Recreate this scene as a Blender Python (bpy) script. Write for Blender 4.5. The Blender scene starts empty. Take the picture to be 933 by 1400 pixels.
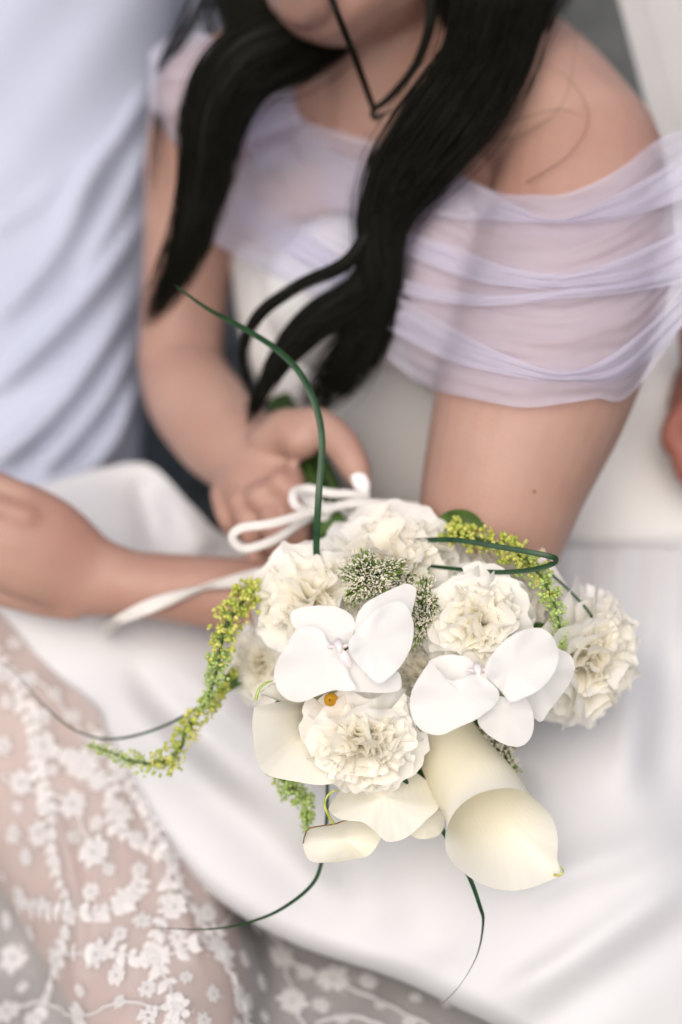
import bpy, math, random
import numpy as np
from mathutils import Vector, Matrix
from mathutils.bvhtree import BVHTree

random.seed(7); RNG = np.random.default_rng(11)
SC = bpy.context.scene
COL = SC.collection

# ------------------------------------------------------------------ camera
CAM_H, PITCH, LENS = 0.95, 35.0, 60.0
cam_d = bpy.data.cameras.new('camera'); cam = bpy.data.objects.new('camera', cam_d); COL.objects.link(cam)
cam.location = (0, 0, CAM_H); cam.rotation_euler = (math.radians(90 - PITCH), 0, 0)
cam_d.sensor_fit = 'VERTICAL'; cam_d.sensor_height = 36; cam_d.sensor_width = 24; cam_d.lens = LENS
cam_d.clip_start = 0.02; cam_d.clip_end = 300
cam_d.dof.use_dof = True; cam_d.dof.focus_distance = 1.005; cam_d.dof.aperture_fstop = 1.7
SC.camera = cam
# ------------------------------------------------------------------ sky, sun, exposure
SUN_EL, SUN_AZ = 48.0, -14.0          # azimuth: degrees to the right of straight behind the camera
w = bpy.data.worlds.new('World'); SC.world = w; w.use_nodes = True
nt = w.node_tree
sky = nt.nodes.new('ShaderNodeTexSky'); sky.sky_type = 'NISHITA'; sky.sun_disc = False
sky.sun_elevation = math.radians(SUN_EL); sky.air_density = 0.85; sky.dust_density = 7.0; sky.ozone_density = 0.6
a = math.radians(SUN_AZ)
sun_from = Vector((math.sin(a) * math.cos(math.radians(SUN_EL)), -math.cos(a) * math.cos(math.radians(SUN_EL)), math.sin(math.radians(SUN_EL))))
sky.sun_rotation = math.atan2(sun_from.x, sun_from.y)
bg = nt.nodes['Background']; bg.inputs['Strength'].default_value = 0.10
nt.links.new(sky.outputs[0], bg.inputs['Color'])
sun_d = bpy.data.lights.new('sun', 'SUN'); sun = bpy.data.objects.new('sun', sun_d); COL.objects.link(sun)
sun_d.energy = 1.5; sun_d.angle = math.radians(75); sun_d.color = (1.0, 0.985, 0.96)
sun.rotation_euler = sun_from.to_track_quat('Z', 'Y').to_euler(); sun.location = (2, -2, 4)
SC.view_settings.view_transform = 'Standard'; SC.view_settings.look = 'None'
SC.view_settings.gamma = 1; SC.view_settings.use_curve_mapping = False
SC.view_settings.exposure = 0.2
SC.cycles.max_bounces = 24; SC.cycles.diffuse_bounces = 18; SC.cycles.transmission_bounces = 8; SC.cycles.transparent_max_bounces = 20

# ------------------------------------------------------------------ places: a point seen at photo pixel (x, y), d metres away along the view axis
K = 1400 * LENS / 36.0
pr = math.radians(PITCH)
R_ = np.array([1.0, 0, 0]); F_ = np.array([0, math.cos(pr), -math.sin(pr)]); U_ = np.array([0, math.sin(pr), math.cos(pr)])
C_ = np.array([0, 0, CAM_H])
def P(x, y, d):
    x, y, d = np.asarray(x, float), np.asarray(y, float), np.asarray(d, float)
    return C_ + d[..., None] * (F_ + ((x - 466.5) / K)[..., None] * R_ - ((y - 700) / K)[..., None] * U_)
def pix(v):
    q = np.asarray(v) - C_; d = q @ F_
    return 466.5 + (q @ R_) / d * K, 700 - (q @ U_) / d * K, d
def ground_d(x, y):
    return CAM_H / (math.sin(pr) + (np.asarray(y, float) - 700) / K * math.cos(pr))
def cv(x, y, z):      # direction: right, up in picture, towards camera
    v = x * R_ + y * U_ - z * F_
    return v / np.linalg.norm(v)

# ------------------------------------------------------------------ materials
def new_mat(name):
    m = bpy.data.materials.new(name); m.use_nodes = True
    for n in list(m.node_tree.nodes): m.node_tree.nodes.remove(n)
    return m, m.node_tree.nodes, m.node_tree.links
def noise(N, L, scale, detail=4, coord='Object', rough=.55):
    tc = N.new('ShaderNodeTexCoord'); n = N.new('ShaderNodeTexNoise')
    n.inputs['Scale'].default_value = scale; n.inputs['Detail'].default_value = detail; n.inputs['Roughness'].default_value = rough
    L.new(tc.outputs[coord], n.inputs['Vector']); return n
def ramp(N, L, src, stops):
    r = N.new('ShaderNodeValToRGB'); e = r.color_ramp.elements
    while len(e) < len(stops): e.new(0.5)
    for i, (p, c) in enumerate(stops):
        e[i].position = p; e[i].color = (*c, 1)
    L.new(src, r.inputs[0]); return r
def surf_mat(name, stops, scale=20, rough=.5, spec=.3, sss=0, sss_r=(.02, .008, .004), trans=0, trans_col=None, bump=0, bscale=200, sheen=0, alpha=1, detail=4, coat=0, bdetail=3):
    m, N, L = new_mat(name)
    out = N.new('ShaderNodeOutputMaterial'); p = N.new('ShaderNodeBsdfPrincipled')
    n = noise(N, L, scale, detail); r = ramp(N, L, n.outputs['Fac'], stops)
    L.new(r.outputs[0], p.inputs['Base Color'])
    p.inputs['Roughness'].default_value = rough; p.inputs['Specular IOR Level'].default_value = spec
    p.inputs['Sheen Weight'].default_value = sheen
    p.inputs['Coat Weight'].default_value = coat
    if sss:
        p.inputs['Subsurface Weight'].default_value = sss; p.inputs['Subsurface Radius'].default_value = (1, .35, .2)
        p.inputs['Subsurface Scale'].default_value = sss_r[0]
    if bump:
        nb = noise(N, L, bscale, bdetail); b = N.new('ShaderNodeBump'); b.inputs['Strength'].default_value = bump; b.inputs['Distance'].default_value = .002
        L.new(nb.outputs['Fac'], b.inputs['Height']); L.new(b.outputs[0], p.inputs['Normal'])
    s = p.outputs[0]
    if trans:
        t = N.new('ShaderNodeBsdfTranslucent'); mx = N.new('ShaderNodeMixShader'); mx.inputs[0].default_value = trans
        if trans_col: t.inputs['Color'].default_value = (*trans_col, 1)
        else: L.new(r.outputs[0], t.inputs['Color'])
        L.new(s, mx.inputs[1]); L.new(t.outputs[0], mx.inputs[2]); s = mx.outputs[0]
    if alpha < 1:
        tr = N.new('ShaderNodeBsdfTransparent'); mx = N.new('ShaderNodeMixShader'); mx.inputs[0].default_value = alpha
        L.new(tr.outputs[0], mx.inputs[1]); L.new(s, mx.inputs[2]); s = mx.outputs[0]
    L.new(s, out.inputs[0]); return m
M = {}
M['skin'] = surf_mat('skin', [(.28, (.375, .205, .162)), (.5, (.41, .25, .20)), (.75, (.46, .298, .245))], 11, .46, .35, sss=.25, sss_r=(.012,), bump=.2, bscale=420, detail=7)
M['skin_man'] = surf_mat('skin_warm', [(.3, (.27, .10, .075)), (.7, (.33, .13, .10))], 14, .5, .35, sss=.25, sss_r=(.012,), bump=.1, bscale=420)
M['hair'] = surf_mat('black_hair', [(.3, (.005, .005, .003)), (.7, (.009, .008, .005))], 60, .55, .12)
M['satin'] = surf_mat('white_satin', [(.3, (.595, .602, .628)), (.7, (.63, .637, .663))], 6, .6, .2, sheen=.1, bump=.05, bscale=900)
M['bodice'] = surf_mat('bodice_satin', [(.3, (.70, .70, .70)), (.7, (.73, .73, .73))], 6, .5, .3, sheen=.1, bump=.05, bscale=900)
M['shirt'] = surf_mat('pale_blue_cotton', [(.3, (.44, .475, .60)), (.7, (.48, .515, .64))], 9, .8, .15, sheen=.1, bump=.1, bscale=700)
M['trouser'] = surf_mat('grey_trouser', [(.3, (.12, .12, .13)), (.7, (.16, .16, .17))], 30, .85, .1, bump=.2, bscale=600)
M['tulle'] = surf_mat('lilac_tulle', [(.3, (.66, .65, .80)), (.7, (.72, .71, .85))], 30, .8, .1, trans=.35, alpha=.56)
M['veil'] = surf_mat('white_veil', [(.3, (.74, .74, .75)), (.7, (.78, .78, .78))], 20, .8, .1, trans=.35, alpha=.88)
M['lace_net'] = surf_mat('lace_net', [(.3, (.80, .77, .775)), (.7, (.85, .83, .83))], 30, .8, .1, trans=.3, alpha=.5)
M['lace'] = surf_mat('lace_thread', [(.3, (.86, .845, .855)), (.7, (.90, .89, .895))], 300, .75, .1, trans=.25, alpha=.92, bump=.4, bscale=1500)
M['petal'] = surf_mat('white_petal', [(.3, (.95, .94, .905)), (.7, (.96, .955, .93))], 30, .6, .1, trans=.42, bump=0)
M['petal_in'] = surf_mat('cream_petal', [(.3, (.95, .93, .86)), (.7, (.955, .94, .89))], 40, .6, .15, trans=.42)
M['orchid'] = surf_mat('orchid_petal', [(.3, (.86, .86, .865)), (.7, (.89, .89, .89))], 25, .5, .22, trans=.34, bump=.14, bscale=170, bdetail=5)
M['orchid_lip'] = surf_mat('orchid_lip', [(.35, (.86, .74, .80)), (.5, (.88, .84, .85)), (.7, (.88, .87, .80))], 160, .4, .4, trans=.2)
M['spadix'] = surf_mat('orange_spadix', [(.35, (.80, .36, .02)), (.65, (.92, .52, .04))], 900, .8, .2, bump=.8, bscale=1400)
M['brown'] = surf_mat('withered_edge', [(.35, (.16, .08, .03)), (.65, (.30, .17, .06))], 300, .8, .2)
M['blade'] = surf_mat('dark_green_blade', [(.35, (.012, .045, .018)), (.65, (.022, .075, .028))], 90, .38, .45, trans=.1)
M['leaf'] = surf_mat('green_leaf', [(.35, (.04, .09, .015)), (.65, (.085, .16, .03))], 90, .5, .35, trans=.2)
M['moss'] = surf_mat('dark_stem', [(.35, (.012, .03, .006)), (.65, (.04, .075, .015))], 120, .5, .3)
M['bud'] = surf_mat('yellow_green_bud', [(.38, (.44, .54, .09)), (.52, (.68, .70, .16)), (.66, (.86, .82, .34))], 160, .55, .25, trans=.25)
M['bud_green'] = surf_mat('lime_bud', [(.38, (.42, .58, .16)), (.66, (.64, .78, .34))], 160, .55, .25, trans=.25)
M['sprig'] = surf_mat('green_sprig', [(.35, (.18, .29, .05)), (.65, (.34, .48, .12))], 200, .55, .25, trans=.2)
M['floret'] = surf_mat('cream_floret', [(.38, (.86, .82, .68)), (.66, (.93, .91, .82))], 200, .6, .2, trans=.25)
M['ribbon'] = surf_mat('white_ribbon', [(.3, (.78, .76, .74)), (.7, (.86, .85, .83))], 40, .55, .3, trans=.2, bump=.15, bscale=900)
M['nail'] = surf_mat('white_nail', [(.3, (.84, .80, .82)), (.7, (.87, .85, .86))], 40, .2, .5)
M['ground'] = surf_mat('grey_ground', [(.3, (.05, .058, .056)), (.5, (.11, .12, .115)), (.7, (.19, .20, .195))], 40, .95, .1, bump=.8, bscale=120, detail=8)
M['stone'] = surf_mat('gravel', [(.3, (.05, .05, .055)), (.7, (.20, .20, .205))], 18, .9, .15)

def spathe_mat():       # calla: cream white, yellow-green only low on the tube (true pigment)
    m, N, L = new_mat('calla_spathe')
    out = N.new('ShaderNodeOutputMaterial'); p = N.new('ShaderNodeBsdfPrincipled'); t = N.new('ShaderNodeBsdfTranslucent'); mx = N.new('ShaderNodeMixShader')
    at = N.new('ShaderNodeAttribute'); at.attribute_name = 'along'
    n = noise(N, L, 60, 3); ad = N.new('ShaderNodeMath'); ad.operation = 'MULTIPLY_ADD'; ad.inputs[1].default_value = .12
    L.new(n.outputs['Fac'], ad.inputs[0]); L.new(at.outputs['Fac'], ad.inputs[2])
    r = ramp(N, L, ad.outputs[0], [(.02, (.70, .69, .33)), (.3, (.86, .81, .62)), (.7, (.87, .845, .72)), (1, (.875, .86, .78))])
    L.new(r.outputs[0], p.inputs['Base Color']); L.new(r.outputs[0], t.inputs['Color'])
    p.inputs['Roughness'].default_value = .42; p.inputs['Specular IOR Level'].default_value = .35
    mx.inputs[0].default_value = .3
    # fine lengthwise veins
    w_ = N.new('ShaderNodeAttribute'); w_.attribute_name = 'round'
    s = N.new('ShaderNodeMath'); s.operation = 'SINE'; q = N.new('ShaderNodeMath'); q.operation = 'MULTIPLY'; q.inputs[1].default_value = 330
    L.new(w_.outputs['Fac'], q.inputs[0]); L.new(q.outputs[0], s.inputs[0])
    b = N.new('ShaderNodeBump'); b.inputs['Strength'].default_value = .05; b.inputs['Distance'].default_value = .001
    L.new(s.outputs[0], b.inputs['Height']); L.new(b.outputs[0], p.inputs['Normal'])
    L.new(p.outputs[0], mx.inputs[1]); L.new(t.outputs[0], mx.inputs[2]); L.new(mx.outputs[0], out.inputs[0]); return m
M['spathe'] = spathe_mat()

# ------------------------------------------------------------------ object helpers
WL = {}      # world location of every object made here
def tag(o, label=None, cat=None, group=None, kind=None):
    if label: o['label'] = label
    if cat: o['category'] = cat
    if group: o['group'] = group
    if kind: o['kind'] = kind
    return o
def empty(name, loc, parent=None):
    o = bpy.data.objects.new(name, None); COL.objects.link(o); o.empty_display_size = .02
    loc = np.asarray(loc, float); WL[o] = loc
    if parent: o.parent = parent; o.location = loc - WL[parent]
    else: o.location = loc
    return o
def mesh(name, v, f, attrs=None):
    me = bpy.data.meshes.new(name); me.from_pydata([tuple(q) for q in np.asarray(v, float)], [], [tuple(int(i) for i in q) for q in f]); 
    me.polygons.foreach_set('use_smooth', [True] * len(me.polygons))
    for k, a_ in (attrs or {}).items():
        at = me.attributes.new(k, 'FLOAT', 'POINT'); at.data.foreach_set('value', np.asarray(a_, np.float32))
    me.update(); return me
def build(name, vf, mat, parent=None, origin=None, kind=None, attrs=None, label=None):
    v, f = vf; v = np.asarray(v, float)
    origin = v.mean(0) if origin is None else np.asarray(origin, float)
    o = bpy.data.objects.new(name, mesh(name, v - origin, f, attrs)); COL.objects.link(o)
    o.data.materials.append(M[mat] if isinstance(mat, str) else mat); WL[o] = origin
    if parent: o.parent = parent; o.location = origin - WL[parent]
    else: o.location = origin
    return tag(o, label=label, kind=kind)
def join(*vfs):
    V, F, n = [], [], 0
    for v, f in vfs:
        v = np.asarray(v, float); V.append(v); F += [[i + n for i in q] for q in f]; n += len(v)
    return np.vstack(V), F
def grid_faces(nu, nv, cu=False):
    f = []
    for i in range(nu if cu else nu - 1):
        i2 = (i + 1) % nu
        for j in range(nv - 1): f.append((i * nv + j, i2 * nv + j, i2 * nv + j + 1, i * nv + j + 1))
    return f
def spline(pts, n):     # centripetal-ish Catmull-Rom over rows of numbers
    p = np.asarray(pts, float)
    if len(p) == 2: return p[0] + np.linspace(0, 1, n)[:, None] * (p[1] - p[0])
    p = np.vstack([2 * p[0] - p[1], p, 2 * p[-1] - p[-2]]); m = len(p) - 3
    t = np.linspace(0, m - 1e-9, n); i = t.astype(int); u = (t - i)[:, None]
    a, b, c, d = p[i], p[i + 1], p[i + 2], p[i + 3]
    return .5 * (2 * b + (c - a) * u + (2 * a - 5 * b + 4 * c - d) * u ** 2 + (3 * b - a - 3 * c + d) * u ** 3)
def unit(v): return v / np.maximum(np.linalg.norm(v, axis=-1, keepdims=True), 1e-12)
def loft(pts, n=24, seg=20, dome=True):
    """solid tube; rows (x, y, d, half width in photo pixels, depth factor)"""
    p = np.asarray([list(q) + [1.0] * (5 - len(q)) for q in pts], float)
    s = spline(p, n); c = P(s[:, 0], s[:, 1], s[:, 2]); r = s[:, 3] * s[:, 2] / K; fd = s[:, 4]
    T = unit(np.gradient(c, axis=0)); view = unit(c - C_)
    S = np.cross(T, view); bad = np.linalg.norm(S, axis=1) < .25
    S[bad] = R_; S = unit(S - T * (S * T).sum(1, keepdims=True)); Nn = np.cross(S, T)
    if dome:
        k = np.array([.25, .6, .87]); off = np.sqrt(1 - k ** 2)
        def cap(c0, T0, r0, S0, N0, f0, sgn): return [(c0 + sgn * T0 * r0 * min(1, f0) * o_ , r0 * k_, S0, N0, f0) for k_, o_ in zip(k, off)]
        rows = cap(c[0], T[0], r[0], S[0], Nn[0], fd[0], -1)
        rows += [(c[i], r[i], S[i], Nn[i], fd[i]) for i in range(n)]
        rows += cap(c[-1], T[-1], r[-1], S[-1], Nn[-1], fd[-1], 1)[::-1]
    else: rows = [(c[i], r[i], S[i], Nn[i], fd[i]) for i in range(n)]
    th = np.linspace(0, 2 * np.pi, seg, endpoint=False)
    v = np.array([c0 + r0 * (np.cos(th)[:, None] * S0 + f0 * np.sin(th)[:, None] * N0) for c0, r0, S0, N0, f0 in rows])
    nr = len(rows); v = v.reshape(-1, 3); f = []
    for i in range(nr - 1):
        for j in range(seg): j2 = (j + 1) % seg; f.append((i * seg + j, i * seg + j2, (i + 1) * seg + j2, (i + 1) * seg + j))
    f.append(tuple(range(seg))[::-1]); f.append(tuple(range((nr - 1) * seg, nr * seg)))
    return v, f
def ball(x, y, d, r, fd=1.0, fy=1.0):
    c = P(x, y, d); rm = r * d / K; v, f = [], []
    nu, nv = 18, 12
    for i in range(nu):
        for j in range(nv):
            a_, b_ = 2 * math.pi * i / nu, math.pi * (j + .02) / (nv - 1 + .04)
            v.append(c + rm * (math.sin(b_) * math.cos(a_) * R_ + fy * math.cos(b_) * U_ + fd * math.sin(b_) * math.sin(a_) * F_))
    f = grid_faces(nu, nv, True); f.append(tuple(i * nv for i in range(nu))[::-1]); f.append(tuple(i * nv + nv - 1 for i in range(nu)))
    return np.array(v), f
def remesh(o, vox, it=6, fac=.5):
    m = o.modifiers.new('remesh', 'REMESH'); m.mode = 'VOXEL'; m.voxel_size = vox; m.use_smooth_shade = True
    s = o.modifiers.new('smooth', 'SMOOTH'); s.iterations = it; s.factor = fac
def bvh_of(objs):
    bpy.context.view_layer.update(); dg = bpy.context.evaluated_depsgraph_get(); V, Fs, n = [], [], 0
    for o in objs:
        e = o.evaluated_get(dg); me = e.to_mesh(); mw = np.array(e.matrix_world)
        v = np.empty(len(me.vertices) * 3); me.vertices.foreach_get('co', v); v = v.reshape(-1, 3) @ mw[:3, :3].T + mw[:3, 3]
        V.append(v); Fs += [[i + n for i in q.vertices] for q in me.polygons]; n += len(v); e.to_mesh_clear()
    return BVHTree.FromPolygons([tuple(q) for q in np.vstack(V)], Fs)
def hit(bv, x, y):
    q = P(x, y, 1.0) - C_; q = q / np.linalg.norm(q); h = bv.ray_cast(Vector(C_), Vector(q))
    return (float((np.array(h[0]) - C_) @ F_), np.array(h[1])) if h[0] else (None, None)
def strip_px(top, bot, nu, nv):
    a_, b_ = spline(top, nu), spline(bot, nu); t = np.linspace(0, 1, nv)[None, :, None]
    return a_[:, None, :] * (1 - t) + b_[:, None, :] * t
def smooth2(g, it):
    for _ in range(it):
        q = np.pad(g, 1, mode='edge'); g = .25 * g + .1875 * (q[2:, 1:-1] + q[:-2, 1:-1] + q[1:-1, 2:] + q[1:-1, :-2])
    return g
def drape(bv, top, bot, nu, nv, off, sm=6, fall=.02, far=None, hard=True):
    g = strip_px(top, bot, nu, nv); D = np.full((nu, nv), np.nan)
    for i in range(nu):
        for j in range(nv):
            h = hit(bv, *g[i, j])[0]
            if h is not None and (far is None or h < far): D[i, j] = h
    for it in range(400):
        m = np.isnan(D)
        if not m.any(): break
        q = np.pad(D, 1, constant_values=np.nan); st = np.stack([q[2:, 1:-1], q[:-2, 1:-1], q[1:-1, 2:], q[1:-1, :-2]])
        with np.errstate(all='ignore'):
            import warnings; warnings.simplefilter('ignore'); av = np.nanmean(st, 0)
        D[m] = (av + fall * 1.0 / (1 + it * .2))[m]
    S = smooth2(D, sm)
    if hard: S = smooth2(np.minimum(S, D), 2)
    return g, S - off
def tps(pts):
    p = np.asarray(pts, float); xy = p[:, :2] / 500.0; n = len(p)
    def U(r2): return np.where(r2 > 0, r2 * np.log(np.maximum(r2, 1e-20)), 0)
    A = np.zeros((n + 3, n + 3)); A[:n, :n] = U(((xy[:, None] - xy[None]) ** 2).sum(-1)) + 1e-4 * np.eye(n)
    A[:n, n] = 1; A[:n, n + 1:] = xy; A[n, :n] = 1; A[n + 1:, :n] = xy.T
    w_ = np.linalg.solve(A, np.concatenate([p[:, 2], [0, 0, 0]]))
    def f(x, y):
        x = np.asarray(x, float) / 500; y = np.asarray(y, float) / 500; q = np.stack([x, y], -1)
        return U(((q[..., None, :] - xy) ** 2).sum(-1)) @ w_[:n] + w_[n] + x * w_[n + 1] + y * w_[n + 2]
    return f
def ridge(x, y, pts, wid, h, one=0):      # soft fold along a polyline in the sheet, h metres high; one=+-1 keeps one flank steep
    p = spline(pts, 160); X = np.stack([x, y], -1)
    d2 = ((X[..., None, :] - p) ** 2).sum(-1); k = d2.argmin(-1); dd = np.sqrt(d2.min(-1))
    tg = np.gradient(p, axis=0); tg = unit(tg)[k]; rel = X - p[k]; sd = np.sign(tg[..., 0] * rel[..., 1] - tg[..., 1] * rel[..., 0])
    wd = np.where(sd * one > 0, wid * .4, wid) if one else wid
    e = np.minimum(1, np.minimum(k, 159 - k) / 50.0); e = e * e * (3 - 2 * e)
    return h * np.exp(-(dd / wd) ** 2) * e
def blade(mid, W, p=1.0, q=.6, nu=9, nv=14, cup=0.0, curl=0.0, ripple=0.0, nrip=3, normal=None, tip=0.0, base=0.0, ph=0, twist=0.0, n=None, crease=0.0):
    """thin leaf or petal along a midrib of (x, y, d) rows; W half width in photo pixels"""
    s = spline(mid, nv); c = P(s[:, 0], s[:, 1], s[:, 2]); T = unit(np.gradient(c, axis=0))
    nh = -F_ if normal is None else normal
    S = unit(np.cross(T, nh)); Nn = np.cross(S, T)
    t = np.linspace(0, 1, nv); wd = np.sin(np.pi * np.clip(t, .0, 1) ** p) ** q
    wd = np.maximum(wd, 0)
    if n: wd = np.maximum(0, 1 - np.abs(2 * t ** p - 1) ** n) ** (1 / n)
    wd = base * (1 - t) ** 2 + (1 - base * (1 - t) ** 2) * wd; wd = np.maximum(wd, tip)
    wm = W * s[:, 2] / K * wd
    v = []
    for u in np.linspace(-1, 1, nu):
        tw = twist * t; Su = S * np.cos(tw)[:, None] + Nn * np.sin(tw)[:, None]; Nu = Nn * np.cos(tw)[:, None] - S * np.sin(tw)[:, None]
        z = cup * wm * (u * u) - crease * wm * math.exp(-(u / .16) ** 2) * np.sin(np.pi * t) + curl * W * s[:, 2] / K * t ** 2 + ripple * wm * abs(u) ** 1.5 * np.sin(nrip * 2 * np.pi * t + ph + (1.3 if u > 0 else 0))
        v.append(c + (wm * u)[:, None] * Su + z[:, None] * Nu)
    return np.array(v).reshape(-1, 3), grid_faces(nu, nv)
def outline_petal(out, hub, d0, tilt=(0, 0), bend=0.0, wave=0.0, nw=3, ph=0.0, n=64, rings=12, crease=0.0, cdir=0.0, roll=0.0, g=1.0):
    """petal whose rim follows a closed outline; it bends away from the hub and its rim waves"""
    o = np.asarray(out, float); m = len(o); sp = spline(np.vstack([o[-2:], o, o[:3]]), 8 * (m + 4) + 1)[16:16 + 8 * m]
    idx = np.linspace(0, len(sp), n, endpoint=False).astype(int); rim = sp[idx]; hub = np.asarray(hub, float); V = []
    RD = rim[:, 2] if rim.shape[1] == 3 else None; rim = rim[:, :2]; L = np.linalg.norm(rim - hub, axis=1).max()
    phi = np.arctan2(rim[:, 1] - hub[1], rim[:, 0] - hub[0])
    for k in range(rings + 1):
        s_ = k / rings; q = hub + (rim - hub) * s_; dd = np.linalg.norm(q - hub, axis=1) / L; al = np.cos(phi - cdir); ac = np.abs(np.sin(phi - cdir)) * dd
        D_ = d0 + tilt[0] * (q[:, 0] - hub[0]) / 100 + tilt[1] * (q[:, 1] - hub[1]) / 100 + bend * dd ** 2 + wave * s_ ** 2 * np.sin(nw * phi + ph) + wave * .4 * s_ ** 3 * np.sin((2 * nw + 3) * phi + 2 * ph)
        D_ = D_ + crease * np.exp(-(ac / .07) ** 2) * (al > 0) * np.sin(np.pi * np.clip(dd, 0, 1))
        if RD is not None: D_ = D_ + (RD - d0) * s_ ** g
        D_ = D_ + roll * max(0, (s_ - .78) / .22) ** 2
        V.append(P(q[:, 0], q[:, 1], D_))
    v = np.array(V).transpose(1, 0, 2).reshape(-1, 3); f = grid_faces(n, rings + 1, True)
    f = [tuple(i_ for i_ in q_) for q_ in f]
    # weld the hub ring to one vertex
    f2 = []
    for a_, b_, c_, e_ in f:
        f2.append((a_, c_, e_) if a_ % (rings + 1) == 0 else (a_, b_, c_, e_))
    f2 = [tuple(0 if i_ % (rings + 1) == 0 else i_ for i_ in q_) for q_ in f2]
    return v, f2
def tube(pts3, r, seg=6, taper=1.0):
    c = np.asarray(pts3, float); n = len(c); T = unit(np.gradient(c, axis=0)); S = np.cross(T, F_); S = unit(np.where(np.linalg.norm(S, axis=1, keepdims=True) < .1, R_, S)); N2 = np.cross(S, T)
    rr = (np.linspace(1, taper, n) * r) if np.isscalar(r) else np.asarray(r); th = np.linspace(0, 2 * np.pi, seg, endpoint=False)
    v = c[:, None] + rr[:, None, None] * (np.cos(th)[None, :, None] * S[:, None] + np.sin(th)[None, :, None] * N2[:, None])
    f = [(i * seg + j, i * seg + (j + 1) % seg, (i + 1) * seg + (j + 1) % seg, (i + 1) * seg + j) for i in range(n - 1) for j in range(seg)]
    return v.reshape(-1, 3), f
def ptube(pts, rpx, n=30, seg=6, taper=1.0):
    s = spline(pts, n); return tube(P(s[:, 0], s[:, 1], s[:, 2]), rpx * s[:, 2].mean() / K, seg, taper)

# ================================================================== GROUND
gv = []; gn = 60
gx = np.sinh(np.linspace(-5, 5, gn)) * .4; gy = np.sinh(np.linspace(-5, 5, gn)) * .4 + 1.2
for x in gx:
    for y in gy: gv.append((x, y, -.012 * (math.sin(x * 7.1) * math.sin(y * 5.3) + 1)))
ground = build('ground', (gv, grid_faces(gn, gn)), 'ground', origin=(0, 1.2, 0), kind='structure')
def stones(n, x0, x1, y0, y1, r0, r1):
    ph = (1 + 5 ** .5) / 2; iv = unit(np.array([(-1, ph, 0), (1, ph, 0), (-1, -ph, 0), (1, -ph, 0), (0, -1, ph), (0, 1, ph), (0, -1, -ph), (0, 1, -ph), (ph, 0, -1), (ph, 0, 1), (-ph, 0, -1), (-ph, 0, 1)], float))
    fi = [(0, 11, 5), (0, 5, 1), (0, 1, 7), (0, 7, 10), (0, 10, 11), (1, 5, 9), (5, 11, 4), (11, 10, 2), (10, 7, 6), (7, 1, 8), (3, 9, 4), (3, 4, 2), (3, 2, 6), (3, 6, 8), (3, 8, 9), (4, 9, 5), (2, 4, 11), (6, 2, 10), (8, 6, 7), (9, 8, 1)]
    V, F = [], []
    for k in range(n):
        c = np.array([RNG.uniform(x0, x1), RNG.uniform(y0, y1), 0]); r = RNG.uniform(r0, r1)
        V.append(iv * r * RNG.uniform(.75, 1.25, (12, 1)) * np.array([1, RNG.uniform(.7, 1.2), .6]) + c + np.array([0, 0, -.006])); F += [[i + 12 * k for i in q] for q in fi]
    return np.vstack(V), F
gr = build('gravel', stones(5200, -.75, 1.1, .72, 3.4, .006, .016), 'stone', kind='stuff'); tag(gr, 'loose grey gravel strewn on the ground', 'gravel')

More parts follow.
